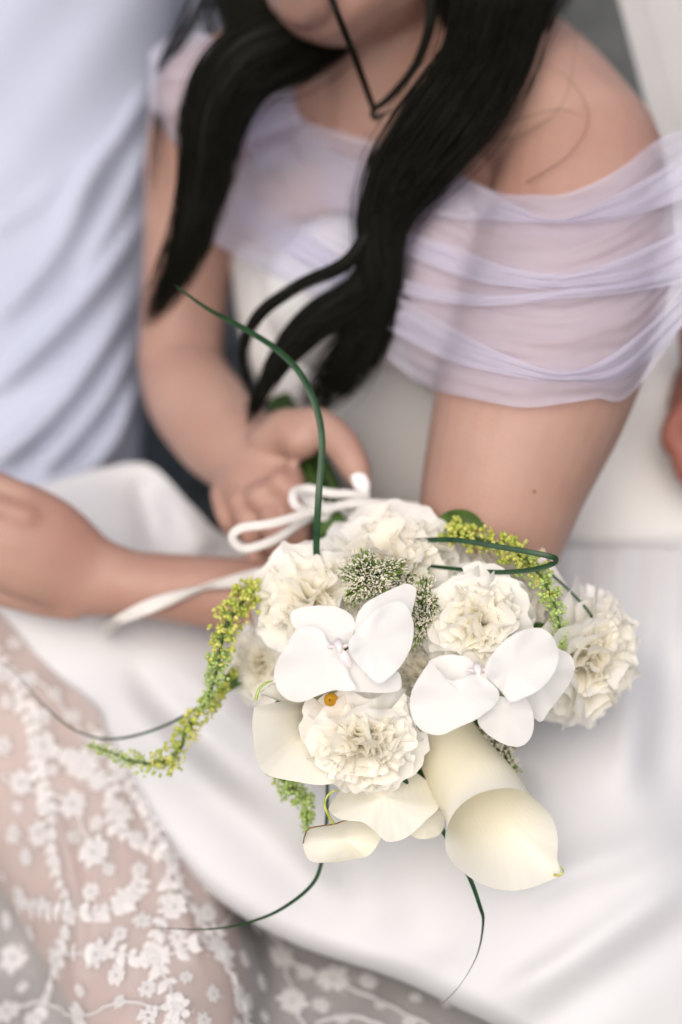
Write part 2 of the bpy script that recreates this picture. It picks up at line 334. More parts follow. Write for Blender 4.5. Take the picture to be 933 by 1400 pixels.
# ================================================================== WOMAN
woman = empty('person', P(770, 950, 1.33))
tag(woman, 'seated woman in white off-shoulder dress with long black hair, holding the bouquet', 'person', 'couple seated side by side')
def torso_rows(g=0):
    return [(555, 150, 1.31, 150 + g, .5), (565, 230, 1.31, 215 + g, .45), (565, 330, 1.30, 245 + g, .45), (580, 430, 1.29, 240 + g, .5), (650, 530, 1.30, 225 + g, .5), (720, 640, 1.31, 215 + g, .5), (760, 760, 1.33, 215 + g, .5), (780, 900, 1.34, 240 + g, .5)]
parts = [
    loft([(500, -120, 1.18, 150), (470, -60, 1.16, 130, 1.05), (440, -20, 1.135, 85, 1.1), (420, -14, 1.12, 44)], 16),     # head and jaw
    ball(490, -170, 1.2, 185, 1.15, 1.25),
    ball(462, -22, 1.15, 84), ball(420, -14, 1.122, 52), ball(412, 0, 1.115, 36), ball(372, -95, 1.05, 26), loft([(395, -150, 1.06, 16), (380, -105, 1.045, 22)], 6),
    loft([(350, -48, 1.075, 9), (385, -45, 1.055, 13), (430, -48, 1.075, 9)], 8), loft([(356, -36, 1.08, 8), (388, -28, 1.06, 14), (425, -38, 1.08, 8)], 8),
    loft([(530, -80, 1.22, 100), (530, 40, 1.24, 102), (535, 150, 1.28, 125)], 14),                                       # neck
    loft(torso_rows(), 40, 36),
    ball(470, 400, 1.215, 105, .8), ball(640, 430, 1.205, 108, .8),
    loft([(600, 70, 1.25, 110), (640, 90, 1.25, 122), (720, 150, 1.22, 122), (795, 218, 1.18, 112)], 14),                 # shoulder line
    loft([(690, 215, 1.20, 30), (600, 185, 1.215, 22), (545, 175, 1.225, 18)], 10),                                       # collar bone
    loft([(470, 90, 1.27, 90), (380, 110, 1.27, 90), (295, 140, 1.27, 84)], 12),
    loft([(640, 250, 1.20, 44), (618, 330, 1.175, 56), (606, 420, 1.16, 58), (600, 470, 1.17, 50), (600, 500, 1.185, 36)], 16, 22),
    # her left arm: shoulder, upper arm, elbow, forearm across the lap
    loft([(795, 220, 1.18, 113), (790, 320, 1.16, 132), (765, 420, 1.14, 140), (728, 540, 1.125, 133), (692, 650, 1.12, 115), (668, 740, 1.12, 100), (645, 815, 1.13, 82), (620, 838, 1.14, 70)], 30, 28),
    loft([(650, 825, 1.135, 72), (560, 838, 1.15, 70), (450, 830, 1.16, 62), (330, 815, 1.17, 53), (230, 803, 1.17, 47), (165, 797, 1.17, 46)], 24, 22),
    # left hand, back up
    loft([(175, 797, 1.17, 46, .85), (120, 785, 1.165, 58, .6), (60, 752, 1.155, 74, .5), (10, 730, 1.15, 78, .45)], 12, 22),
    ball(30, 748, 1.142, 17), ball(42, 708, 1.143, 17), ball(38, 678, 1.15, 16), ball(14, 782, 1.144, 15),
    loft([(28, 748, 1.142, 19), (-45, 730, 1.14, 18), (-95, 735, 1.155, 16), (-120, 745, 1.175, 14)], 12, 12),
    loft([(38, 708, 1.142, 19), (-40, 685, 1.14, 18), (-95, 690, 1.155, 16), (-120, 700, 1.175, 14)], 12, 12),
    loft([(36, 678, 1.15, 18), (-30, 652, 1.148, 17), (-80, 655, 1.16, 15), (-105, 664, 1.18, 13)], 12, 12),
    loft([(10, 780, 1.145, 18), (-50, 772, 1.15, 16), (-90, 780, 1.165, 14), (-105, 788, 1.18, 12)], 12, 12),
    loft([(100, 830, 1.165, 20), (50, 822, 1.17, 20), (-10, 808, 1.175, 18), (-40, 800, 1.18, 15)], 12, 12),
    # her right arm: hanging behind the hair, forearm coming forward
    loft([(290, 140, 1.28, 84), (270, 230, 1.30, 72), (258, 340, 1.31, 62), (250, 440, 1.315, 58), (246, 500, 1.31, 58)], 20, 22),
    loft([(244, 490, 1.315, 55), (262, 540, 1.29, 64), (300, 590, 1.25, 66), (335, 622, 1.22, 62), (352, 640, 1.205, 58)], 18, 22),
    # right hand closed on the stems
    loft([(340, 626, 1.215, 58, .9), (362, 652, 1.187, 66, .7), (374, 682, 1.172, 58, .6), (380, 702, 1.168, 46, .5)], 10, 22),
    loft([(372, 600, 1.18, 34), (398, 590, 1.165, 34), (412, 600, 1.155, 30)], 8, 16),
    loft([(396, 590, 1.175, 29), (432, 582, 1.155, 27), (466, 606, 1.14, 25), (486, 640, 1.132, 22), (494, 662, 1.13, 15)], 18, 14),      # thumb
    loft([(398, 652, 1.158, 19), (410, 700, 1.138, 18), (410, 736, 1.14, 17), (420, 750, 1.165, 16), (434, 742, 1.19, 14)], 16, 14),       # fingers
    loft([(366, 672, 1.163, 19), (374, 716, 1.145, 18), (380, 748, 1.15, 17), (400, 756, 1.175, 16), (420, 742, 1.20, 14)], 16, 14),
    loft([(332, 680, 1.175, 18), (341, 720, 1.16, 17), (352, 742, 1.17, 16), (374, 750, 1.19, 15), (396, 738, 1.21, 14)], 16, 14),
    loft([(302, 674, 1.195, 16), (310, 706, 1.182, 15), (322, 724, 1.19, 14), (344, 732, 1.205, 13)], 12, 12),
    ball(384, 662, 1.15, 21), ball(356, 680, 1.155, 21), ball(330, 686, 1.166, 20),
    # hips and legs folded under the skirt
    loft([(780, 880, 1.36, 235, .6), (700, 980, 1.32, 170, .8), (520, 960, 1.33, 130), (330, 930, 1.34, 110)], 18, 24),
    loft([(860, 930, 1.36, 150), (840, 1150, 1.26, 120), (780, 1300, 1.19, 90)], 16, 24),
    loft([(-190, 830, 1.27, 140), (-40, 930, 1.27, 150), (105, 1080, 1.25, 156), (175, 1220, 1.20, 144), (215, 1340, 1.15, 124), (240, 1450, 1.105, 104)], 26, 26),
]
body = build('body', join(*parts), 'skin', woman)
remesh(body, .0028, 6)
# fingernails
bv_body = bvh_of([body])
def nail(x, y, ang, ln, wd, dx=0):
    d, nrm = hit(bv_body, x, y)
    if d is None: return
    e = np.array([math.cos(ang), math.sin(ang)]); a_, b_ = (x - e[0] * ln, y - e[1] * ln), (x + e[0] * ln, y + e[1] * ln)
    build('fingernail', blade([(*a_, d - .001), (x, y, d - .0022), (*b_, d - .001)], wd, 1, .4, 7, 9, cup=-.35, base=.7, tip=.3), 'nail', body)
nail(494, 660, 1.1, 16, 11)
d_, _ = hit(bv_body, 730, 672)
build('mole', ball(730, 672, d_ + .0004, 3.2, .5), 'brown', body)

# bodice
bod = build('bodice', join(loft(torso_rows(9)[2:], 34, 40), ball(470, 404, 1.212, 112, .82), ball(640, 434, 1.202, 114, .82),
        loft([(820, 330, 1.31, 120, .35), (850, 480, 1.29, 140, .3), (850, 640, 1.275, 150, .3), (860, 800, 1.27, 160, .3)], 16, 26)), 'bodice', woman)
remesh(bod, .005, 10)

# ------------------------------------------------------------------ skirt
sk_ctrl = [(-80, 720, 1.26), (70, 680, 1.27), (200, 640, 1.285), (310, 720, 1.27), (330, 790, 1.26), (560, 740, 1.27), (780, 750, 1.225), (933, 750, 1.225), (1040, 740, 1.25),
           (0, 830, 1.205), (150, 860, 1.20), (300, 890, 1.19), (450, 880, 1.19), (-60, 850, 1.22), (60, 920, 1.195), (145, 1000, 1.17), (230, 1160, 1.135), (290, 1225, 1.12), (400, 1290, 1.095), (540, 1340, 1.08), (650, 1390, 1.07),
           (300, 1000, 1.155), (400, 1150, 1.115), (600, 1000, 1.125), (600, 1200, 1.085), (750, 1000, 1.125), (860, 900, 1.165), (900, 1050, 1.12), (760, 1250, 1.07), (930, 1250, 1.085), (800, 1420, 1.065), (1040, 1100, 1.15), (1040, 1450, 1.10), (700, 1460, 1.075), (650, 850, 1.20)]
sk_d = tps(sk_ctrl)
edge = [(-120, 770), (-60, 812), (0, 842), (60, 915), (132, 972), (148, 1010), (185, 1080), (232, 1160), (290, 1225), (400, 1290), (540, 1338), (640, 1385), (760, 1440), (900, 1480)]
top = [(-120, 690), (-20, 672), (70, 660), (140, 640), (205, 636), (262, 690), (320, 735), (470, 745), (640, 752), (790, 748), (930, 748), (1050, 760), (1080, 1100), (1080, 1470)]
nu, nv = 240, 150
E, T_ = spline(edge, nu), spline(top, nu)
tt = np.linspace(0, 1, nv) ** 1.25
G = E[:, None] * (1 - tt[None, :, None]) + T_[:, None] * tt[None, :, None]
X, Y = G[..., 0], G[..., 1]; D = sk_d(X, Y)
D -= ridge(X, Y, [(120, 900), (190, 985), (300, 1090), (420, 1200), (560, 1290)], 42, .014, 0)
D += ridge(X, Y, [(170, 885), (215, 950), (300, 1030), (400, 1120)], 28, .011, 0)
D -= ridge(X, Y, [(200, 880), (330, 990), (460, 1080)], 34, .008)
D += ridge(X, Y, [(430, 1090), (490, 1210), (520, 1310)], 50, .008); D -= ridge(X, Y, [(540, 1150), (575, 1260), (600, 1340)], 55, .005)
D -= ridge(X, Y, [(1000, 1150), (880, 1236), (760, 1318), (640, 1385)], 40, .012, 1); D += ridge(X, Y, [(1000, 1215), (900, 1290), (770, 1380), (690, 1440)], 30, .008)
D -= ridge(X, Y, [(980, 1130), (880, 1170), (780, 1200), (690, 1250)], 34, .009, -1)
D += ridge(X, Y, [(720, 1030), (690, 1080), (660, 1160)], 34, .012); D += ridge(X, Y, [(900, 850), (915, 980), (890, 1120)], 30, .010); D -= ridge(X, Y, [(860, 850), (865, 980), (840, 1110)], 30, .008)
D -= ridge(X, Y, [(90, 660), (150, 720), (190, 790)], 36, .012); D += ridge(X, Y, [(185, 640), (205, 700), (215, 760)], 20, .014); D -= ridge(X, Y, [(225, 660), (260, 720), (290, 770)], 28, .012)
ga = np.exp(-((Y - 760) / 95.0) ** 2) * np.clip((X - 700) / 60, 0, 1)                     # gathers below the waist
D -= ga * .0042 * (np.sin(X / 5.6 + 1.2 * np.sin(X / 31)) + .6 * np.sin(X / 13.1 + Y / 60))
D -= .0015 * np.sin(X / 61 + Y / 47) * np.sin(Y / 71 - X / 90)
er = np.clip(1 - tt / .045, 0, 1)[None, :]
D += .028 * (1 - np.sqrt(np.clip(1 - er ** 2, 0, 1)))                                      # rolled fold along the lower edge
D = smooth2(D, 3)
skirt = build('skirt', (P(X, Y, D).reshape(-1, 3), grid_faces(nu, nv)), 'satin', woman)
mdf = skirt.modifiers.new('thick', 'SOLIDIFY'); mdf.thickness = .0012; mdf.offset = -1
bv_up = bvh_of([body, bod])
g, Dw = drape(bvh_of([bod]), [(740, 728), (830, 738), (940, 730), (1010, 715)], [(740, 752), (830, 764), (940, 758), (1010, 745)], 40, 6, .006, 6)
build('waistband', (P(g[..., 0], g[..., 1], Dw).reshape(-1, 3), grid_faces(40, 6)), 'satin', woman)

# ------------------------------------------------------------------ tulle wrap
def wrap(name, top, bot, nu, nv, off, pleats, amp, sm=10, parent=None):
    g, Dd = drape(bv_up, top, bot, nu, nv, off, sm, .012, far=1.255)
    v = np.linspace(0, 1, nv)[None, :]; u = np.linspace(0, 1, nu)[:, None]
    Dd = Dd - amp * (np.sin(v * pleats * 2 * np.pi + 2.2 * np.sin(u * 7) + 1.1 * np.sin(u * 17 + 2)) * (.5 + .5 * np.sin(u * 9 + 1)) ) - .0007 * np.sin(v * nv * .9 + 3 * np.sin(u * 5) + 1.4 * np.sin(u * 13)) * np.sin(u * 11 + v * 5)
    return build(name, (P(g[..., 0], g[..., 1], Dd).reshape(-1, 3), grid_faces(nu, nv)), 'tulle', parent or woman)
wr = wrap('tulle_wrap', [(205, 70), (250, 45), (320, 60), (392, 104), (412, 160), (470, 182), (540, 202), (600, 224), (680, 262), (730, 266), (775, 264), (840, 235), (905, 188), (960, 170)],
     [(205, 268), (240, 300), (290, 330), (350, 365), (420, 402), (480, 440), (540, 500), (592, 532), (650, 546), (715, 557), (770, 552), (815, 545), (862, 540), (945, 430)], 150, 110, .011, 5, .0022, 600)
bands = [
    ([(520, 205), (588, 226), (640, 245), (700, 278), (765, 300), (850, 262), (935, 215)], [(500, 270), (575, 290), (640, 300), (700, 303), (768, 306), (850, 300), (935, 272)], .016, 2, .0022),
    ([(500, 290), (565, 318), (640, 345), (700, 366), (772, 374), (850, 352), (940, 312)], [(490, 315), (560, 350), (640, 382), (700, 392), (772, 396), (850, 392), (940, 372)], .017, 2, .002),
    ([(490, 355), (548, 380), (620, 398), (690, 404), (772, 396), (850, 388), (940, 366)], [(490, 372), (548, 400), (620, 416), (690, 417), (772, 408), (850, 402), (940, 386)], .019, 1, .0015),
    ([(490, 370), (545, 405), (620, 448), (700, 488), (772, 508), (840, 482), (940, 400)], [(485, 420), (540, 455), (610, 492), (700, 514), (772, 522), (850, 518), (940, 440)], .016, 2, .002),
    ([(330, 120), (400, 165), (470, 215), (540, 260)], [(320, 195), (390, 235), (465, 290), (540, 330)], .016, 3, .002),
    ([(290, 200), (350, 270), (420, 320), (500, 372)], [(285, 262), (340, 315), (420, 362), (500, 420)], .015, 3, .002),
    ([(388, 104), (398, 130), (412, 165)], [(320, 110), (318, 160), (325, 200)], .017, 2, .002),
]
for t_, b_, off, pl, am in bands: wrap('tulle_fold', t_, b_, 70, 22, off, pl, am, 300, wr)

# ------------------------------------------------------------------ hair
def lock(name, rows, n, parent, core=.8, strand=.42, spread=1.0, seg=34, flat=.6, seed=1):
    rg = np.random.default_rng(seed); s = spline(rows, seg); c = P(s[:, 0], s[:, 1], s[:, 2]); r = s[:, 3] * s[:, 2] / K
    T = unit(np.gradient(c, axis=0)); S = unit(np.cross(T, F_)); N2 = np.cross(S, T); t = np.linspace(0, 1, seg); out = []
    for k in range(n):
        a_, q = rg.uniform(0, 6.283), math.sqrt(rg.uniform(0, 1)) * spread
        if rg.uniform() < .12: q *= 1.0 + rg.uniform(0, .5)
        an = a_ + rg.uniform(-1.2, 1.2) * t; wob = 1 + .12 * np.sin(t * rg.uniform(4, 11) + a_)
        cc = c + (r * q * wob * np.cos(an))[:, None] * S + (r * q * wob * flat * np.sin(an))[:, None] * N2
        m = int(seg * rg.uniform(.68, 1.0)) if rg.uniform() < .7 else seg; cc = cc + (r * (t ** 6) * rg.normal() * .9)[:, None] * S + (t ** 8 * rg.uniform(-.004, .012))[:, None] * T
        rr = np.full(m, strand * 1e-3) * np.minimum(1, (m - 1 - np.arange(m)) / 6.0 + .12)
        out.append(tube(cc[:m], rr, 3))
    if core:
        p2 = [(x, y, d, max(2, rr_ * core), flat) for x, y, d, rr_ in rows[:-1]]; p2[-1] = (*p2[-1][:3], p2[-1][3] * .35, flat); out.append(loft(p2, 40, 14))
    return build(name, join(*out), 'hair', parent)
hair = build('hair', join(ball(500, -215, 1.235, 205, 1.12, 1.2), loft([(590, -260, 1.22, 150), (660, -120, 1.2, 110), (680, -10, 1.18, 90)], 14), loft([(360, -250, 1.24, 90), (335, -110, 1.22, 75), (360, 20, 1.235, 60)], 14)), 'hair', woman)
remesh(hair, .006, 6)
lock('hair_lock', [(700, -90, 1.14, 95), (676, 10, 1.135, 68), (652, 90, 1.12, 62), (610, 160, 1.115, 62), (553, 240, 1.125, 51), (522, 310, 1.13, 33), (522, 380, 1.13, 25), (508, 440, 1.14, 27), (472, 500, 1.15, 24), (425, 552, 1.165, 11)], 1000, hair, .78, seed=2)
lock('hair_lock', [(470, 20, 1.19, 42), (400, 55, 1.17, 50), (335, 85, 1.165, 52), (295, 150, 1.17, 46), (280, 240, 1.18, 36), (262, 320, 1.19, 27), (236, 380, 1.2, 17), (208, 432, 1.21, 6)], 560, hair, .85, seed=3)
lock('hair_lock', [(525, 330, 1.135, 22), (490, 395, 1.135, 24), (430, 440, 1.14, 24), (385, 490, 1.145, 17), (358, 535, 1.15, 9), (346, 562, 1.155, 5)], 340, hair, .8, seed=4)
lock('hair_lock', [(505, 320, 1.125, 10), (470, 360, 1.125, 9), (410, 390, 1.13, 8), (355, 430, 1.135, 8), (334, 480, 1.14, 7), (345, 545, 1.145, 5)], 60, hair, .75, seed=5)
lock('hair_lock', [(440, -40, 1.10, 5), (462, 20, 1.10, 4.5), (488, 85, 1.12, 4), (508, 140, 1.14, 3.5), (516, 158, 1.145, 3)], 14, hair, .7, strand=.5, seed=6)
lock('hair_lock', [(590, -40, 1.13, 10), (588, 30, 1.13, 8), (568, 90, 1.135, 6), (532, 135, 1.14, 5), (512, 150, 1.142, 4), (512, 160, 1.142, 3), (524, 156, 1.143, 2)], 26, hair, .7, strand=.5, seed=7)
lock('hair_lock', [(300, -60, 1.24, 26), (262, 20, 1.245, 12), (225, 90, 1.25, 8), (216, 180, 1.25, 6), (212, 260, 1.25, 4)], 24, hair, 0, strand=.45, spread=1.3, seed=8)
lock('hair_lock', [(350, -60, 1.24, 24), (290, 10, 1.25, 14), (300, 60, 1.25, 8), (330, 95, 1.25, 4)], 24, hair, 0, strand=.45, spread=1.3, seed=18)
lock('hair_lock', [(745, -60, 1.22, 40), (740, -10, 1.24, 36), (730, 30, 1.25, 14)], 120, hair, .8, seed=10)
fl = []
for k, rows in enumerate([[(690, 120), (720, 60), (745, -20)], [(640, 180), (700, 190), (770, 140), (790, 40)], [(620, 190), (690, 170), (760, 150), (800, 160)], [(720, 250), (780, 210), (805, 160), (780, 110), (730, 80)], [(610, 210), (660, 195), (672, 160), (690, 110)],
                          [(500, 200), (480, 250), (486, 320), (476, 380)], [(505, 180), (484, 230), (474, 300), (470, 345)], [(640, 190), (670, 180), (690, 150)], [(600, 230), (640, 200), (680, 165), (700, 120)]]):
    r2 = []
    for x, y in rows: h = hit(bv_up, x, y)[0]; r2.append((x, y, (h or 1.15) - .008 - .004 * (k % 3)))
    fl.append(ptube(r2, .75, 30, 3, .3))
build('flyaway_hair', join(*fl), 'hair', hair)

# ------------------------------------------------------------------ veil behind her shoulder
nu, nv = 70, 60
g = strip_px([(825, -80), (870, -80), (930, -80), (1040, -80)], [(925, 300), (950, 440), (990, 520), (1080, 540)], nu, nv)
vd = 1.27 + .06 * (g[..., 1] / 400) * .5 +   .0012 * np.sin(g[..., 0] / 9 - g[..., 1] / 34) + .0005 * np.sin(g[..., 0] / 4.3 - g[..., 1] / 15)
veil = build('bridal_veil', (P(g[..., 0], g[..., 1], vd).reshape(-1, 3), grid_faces(nu, nv)), 'veil')
tag(veil, 'sheer white veil hanging behind the bare shoulder', 'veil')

# ================================================================== MAN
man = empty('person', P(0, 700, 1.45))
tag(man, 'person in pale blue cotton shirt sitting close beside the woman, arm round her waist', 'person', 'couple seated side by side')
man_rows = [(95, -330, 1.44, 75, 1), (90, -230, 1.45, 95, .9), (50, -150, 1.46, 215, .5), (25, 0, 1.46, 205, .55), (18, 150, 1.45, 188, .58), (12, 330, 1.43, 185, .6), (5, 480, 1.41, 178, .62), (0, 600, 1.40, 178, .62), (-5, 720, 1.40, 180, .62)]
mb = build('body', join(loft(man_rows, 30, 30), ball(215, -330, 1.42, 165, 1.1, 1.3), ball(240, -300, 1.29, 20), loft([(95, -200, 1.45, 95), (160, -260, 1.44, 95)], 8),
    loft([(170, -90, 1.49, 85), (330, 120, 1.60, 65), (600, 330, 1.62, 55), (820, 430, 1.52, 52), (930, 480, 1.38, 46), (962, 530, 1.27, 48), (958, 560, 1.24, 46)], 34, 20),
    loft([(962, 552, 1.225, 17), (934, 562, 1.205, 16), (917, 590, 1.20, 15), (914, 612, 1.205, 11)], 12, 14),
    loft([(972, 590, 1.225, 17), (950, 602, 1.205, 16), (934, 628, 1.20, 15), (930, 648, 1.205, 11)], 12, 14),
    loft([(980, 608, 1.23, 22), (962, 628, 1.21, 19), (950, 652, 1.205, 18), (948, 668, 1.21, 13)], 12, 14),
    loft([(992, 620, 1.24, 20), (982, 650, 1.22, 17), (972, 672, 1.215, 15)], 12, 14),
    loft([(960, 540, 1.24, 22), (950, 500, 1.225, 20), (944, 466, 1.22, 17), (940, 446, 1.222, 13)], 12, 14),
    loft([(-60, -120, 1.46, 80), (-190, 150, 1.44, 65), (-220, 400, 1.4, 55), (-180, 600, 1.3, 45)], 20, 18)), 'skin_man', man)
remesh(mb, .004, 4)
v, f = loft([(r[0], r[1], r[2], r[3] + 16, r[4]) for r in man_rows[1:]], 150, 120, dome=False); f = f[:-2]
x, y, d = pix(v); q = np.zeros(len(x))
for pts, wid, h, one in [([(-40, 560), (60, 480), (150, 380), (212, 270)], 18, .015, 1), ([(-40, 660), (60, 590), (140, 490), (205, 370)], 20, .016, 1), ([(30, 680), (100, 610), (160, 530), (198, 440)], 16, .014, 1),
                         ([(-40, 470), (40, 400), (110, 300), (160, 190)], 16, .008, 1), ([(70, 330), (120, 250), (170, 180), (210, 100)], 14, .010, -1), ([(100, 400), (150, 320), (190, 240), (215, 170)], 13, .010, 1),
                         ([(-40, 340), (40, 290), (100, 230)], 16, .004, 1), ([(130, 650), (170, 590), (195, 510)], 13, .012, 1), ([(-60, 700), (40, 670), (120, 640), (190, 590)], 16, .008, -1)]:
    q += ridge(x, y, pts, wid * .9, h * 1.6, one)
q += .002 * np.sin(x / 23 + y / 31)
v = v - F_ * q[:, None]
shirt = build('shirt', (v, f), 'shirt', man)
sl = loft([(175, -90, 1.49, 100), (330, 120, 1.60, 80), (600, 330, 1.62, 68), (800, 425, 1.53, 62)], 30, 24, dome=False)
build('sleeve', (sl[0], sl[1][:-2]), 'shirt', man); sl = loft([(-60, -120, 1.46, 95), (-190, 150, 1.44, 80), (-215, 380, 1.4, 68)], 20, 24, dome=False); build('sleeve', (sl[0], sl[1][:-2]), 'shirt', man)
tr = build('trousers', join(loft([(0, 690, 1.43, 190, .65), (-10, 800, 1.45, 205, .6)], 10, 24), loft([(60, 800, 1.45, 110), (-60, 840, 1.36, 100), (-330, 820, 1.2, 85)], 16, 20), loft([(-80, 800, 1.48, 110), (-300, 760, 1.42, 95), (-480, 700, 1.3, 80)], 16, 20)), 'trouser', man)
remesh(tr, .007, 5)

# ================================================================== LACE over the legs
lace = empty('lace_cloth', P(150, 1150, 1.2))
tag(lace, 'sheer white floral lace cloth spread over bare legs below the satin skirt', 'lace cloth')
nu, nv = 110, 110
g = strip_px([(-140, 820), (60, 850), (250, 960), (460, 1150), (640, 1290), (760, 1390)], [(-140, 1480), (60, 1490), (250, 1490), (460, 1490), (640, 1490), (760, 1490)], nu, nv)
D = np.zeros((nu, nv))
for i in range(nu):
    for j in range(nv):
        h = hit(bv_body, *g[i, j])[0]; gd = ground_d(g[i, j, 0], g[i, j, 1]) - .016
        D[i, j] = min(h, gd) if h else gd
S = smooth2(D, 30); D = smooth2(np.minimum(S, D), 4) - .007
x, y = g[..., 0], g[..., 1]
D -= ridge(x, y, [(60, 1060), (95, 1180), (110, 1290), (90, 1400)], 9, .010) + ridge(x, y, [(195, 1060), (215, 1150), (250, 1250), (280, 1360)], 8, .008) + ridge(x, y, [(330, 1250), (350, 1320), (345, 1400)], 12, .010)
D -= .0022 * np.sin(x / 17 + y / 40) * np.sin(y / 33 - x / 50)
lace_d = {}
LP = P(x, y, D); build('net', (LP.reshape(-1, 3), grid_faces(nu, nv)), 'lace_net', lace)
LN = unit(np.cross(np.gradient(LP, axis=0), np.gradient(LP, axis=1))); LN = np.where((LN @ F_)[..., None] > 0, -LN, LN)
from mathutils.kdtree import KDTree
kd = KDTree(nu * nv)
for i, q in enumerate(g.reshape(-1, 2)): kd.insert((q[0], q[1], 0), i)
kd.balance(); LPf, LNf = LP.reshape(-1, 3), LN.reshape(-1, 3)
def on_lace(px, py):
    """bilinear-ish average of the nearest sheet points"""
    nn = kd.find_n((px, py, 0), 4); wts = np.array([1 / (q[2] + 1) for q in nn]); wts /= wts.sum(); idx = [q[1] for q in nn]
    dd = sum(w_ * float((LPf[i] - C_) @ F_) for w_, i in zip(wts, idx)); return P(px, py, dd), unit(sum(w_ * LNf[i] for w_, i in zip(wts, idx)))
ICO_ = np.array([(1, 0, 0), (-1, 0, 0), (0, 1, 0), (0, -1, 0), (0, 0, 1), (0, 0, -1)], float); ICF_ = [(0, 2, 4), (2, 1, 4), (1, 3, 4), (3, 0, 4), (2, 0, 5), (1, 2, 5), (3, 1, 5), (0, 3, 5)]
def flower_mesh(seed):
    rg = np.random.default_rng(seed); out = []; n = 7 + seed % 2
    for ring, R0, ln, wd in ((0, .0052, .0062, .0031), (1, .0026, .0034, .0019)):
        for k in range(n - ring):
            a_ = 2 * math.pi * k / (n - ring) + rg.uniform(-.16, .16); e = np.array([math.cos(a_), math.sin(a_), 0]); t_ = np.array([-e[1], e[0], 0]); th = np.linspace(0, 2 * np.pi, 11); l2, w2 = ln * rg.uniform(.8, 1.2), wd * rg.uniform(.8, 1.2)
            c = e * (R0 + l2 * .35); rimp = np.array([c + e * math.cos(q_) * l2 * .6 + t_ * math.sin(q_) * w2 * (1 + .15 * math.sin(3 * q_)) + np.array([0, 0, .0003 + ring * .0005]) for q_ in th])
            out.append(tube(rimp, .00055, 3)); out.append((np.vstack([c + np.array([0, 0, .0007 + ring * .0005]), rimp[:-1]]), [(0, i_ + 1, (i_ + 1) % 10 + 1) for i_ in range(10)]))
    for k in range(9):
        a_ = rg.uniform(0, 6.28); r_ = rg.uniform(.011, .0155); out.append((ICO_ * .0009 + np.array([r_ * math.cos(a_), r_ * math.sin(a_), .0003]), ICF_))
    v, f = join(*out); return mesh('embroidered_flower', v, f)
fm = [flower_mesh(k) for k in range(3)]
for m_ in fm: m_.materials.append(M['lace'])
def put(me, name, c, n, ang, sc, parent):
    o = bpy.data.objects.new(name, me); COL.objects.link(o); o.parent = parent
    zq = Vector(n).to_track_quat('Z', 'Y').to_matrix().to_4x4()
    o.matrix_local = Matrix.Translation(Vector(c - WL[parent])) @ zq @ Matrix.Rotation(ang, 4, 'Z') @ Matrix.Scale(sc, 4); WL[o] = np.array(c); return o
spots = [(232, 1165), (210, 1310), (78, 1310), (135, 1305), (110, 1390), (30, 1225), (20, 1310), (10, 1385), (110, 1045), (60, 1020), (30, 1070), (55, 1140), (165, 1110), (130, 1165), (100, 1100), (240, 1380), (240, 1240), (170, 1230), (330, 1230), (300, 1300), (385, 1310), (330, 1370), (400, 1370),
         (455, 1340), (470, 1395), (520, 1375), (40, 930), (10, 960), (100, 980), (20, 880), (150, 1190), (190, 1190), (60, 1235), (285, 1180), (215, 1085), (160, 1050), (20, 1140), (165, 1370), (290, 1360), (560, 1400), (610, 1410), (425, 1420), (250, 1430), (70, 1430), (75, 950), (5, 1020)]
rl = np.random.default_rng(5); tries = 0
while len(spots) < 150 and tries < 4000:
    tries += 1; q = (rl.uniform(-60, 640), rl.uniform(850, 1460))
    if q[1] > 860 + (q[0] + 20) * .78 and min((q[0] - a_[0]) ** 2 + (q[1] - a_[1]) ** 2 for a_ in spots) > 34 ** 2: spots.append(q)
for k, (px_, py_) in enumerate(spots):
    c, n = on_lace(px_, py_); put(fm[k % 3], 'embroidered_flower', c + n * .0012, n, random.uniform(0, 6), (random.uniform(.75, 1.05) if k < 24 else random.uniform(.34, .62)), lace)
vines = [[(-20, 880), (20, 930), (45, 990), (55, 1050), (70, 1110), (75, 1180), (95, 1240), (80, 1310), (60, 1380), (30, 1430)], [(60, 1020), (110, 1045), (150, 1080), (165, 1140), (225, 1170), (230, 1240), (210, 1300), (240, 1370), (230, 1440)],
         [(120, 990), (165, 1060), (200, 1110), (225, 1165), (260, 1240), (300, 1300), (330, 1370), (350, 1440)], [(20, 1230), (60, 1240), (110, 1250), (170, 1235), (200, 1190)], [(70, 1310), (140, 1300), (200, 1310), (270, 1290), (330, 1230), (285, 1180)],
         [(10, 1385), (60, 1370), (110, 1390), (170, 1370), (240, 1385)], [(330, 1230), (380, 1290), (400, 1360), (420, 1420)], [(385, 1310), (450, 1340), (520, 1370), (600, 1410)], [(0, 1060), (40, 1080), (90, 1095), (130, 1160), (150, 1190)], [(-20, 940), (40, 925), (90, 975), (140, 1040)], [(430, 1400), (480, 1390), (540, 1410)]]
def leaf_mesh():
    v, f = [], []; 
    for i in range(7):
        t_ = i / 6; w_ = .0026 * math.sin(math.pi * t_ ** .8) + .0002
        for u in (-1, 0, 1): v.append((t_ * .0085, u * w_, .0006 * (1 - u * u)))
    return mesh('embroidered_leaf', v, grid_faces(7, 3))
lm = leaf_mesh(); lm.materials.append(M['lace']); nleaf = 0
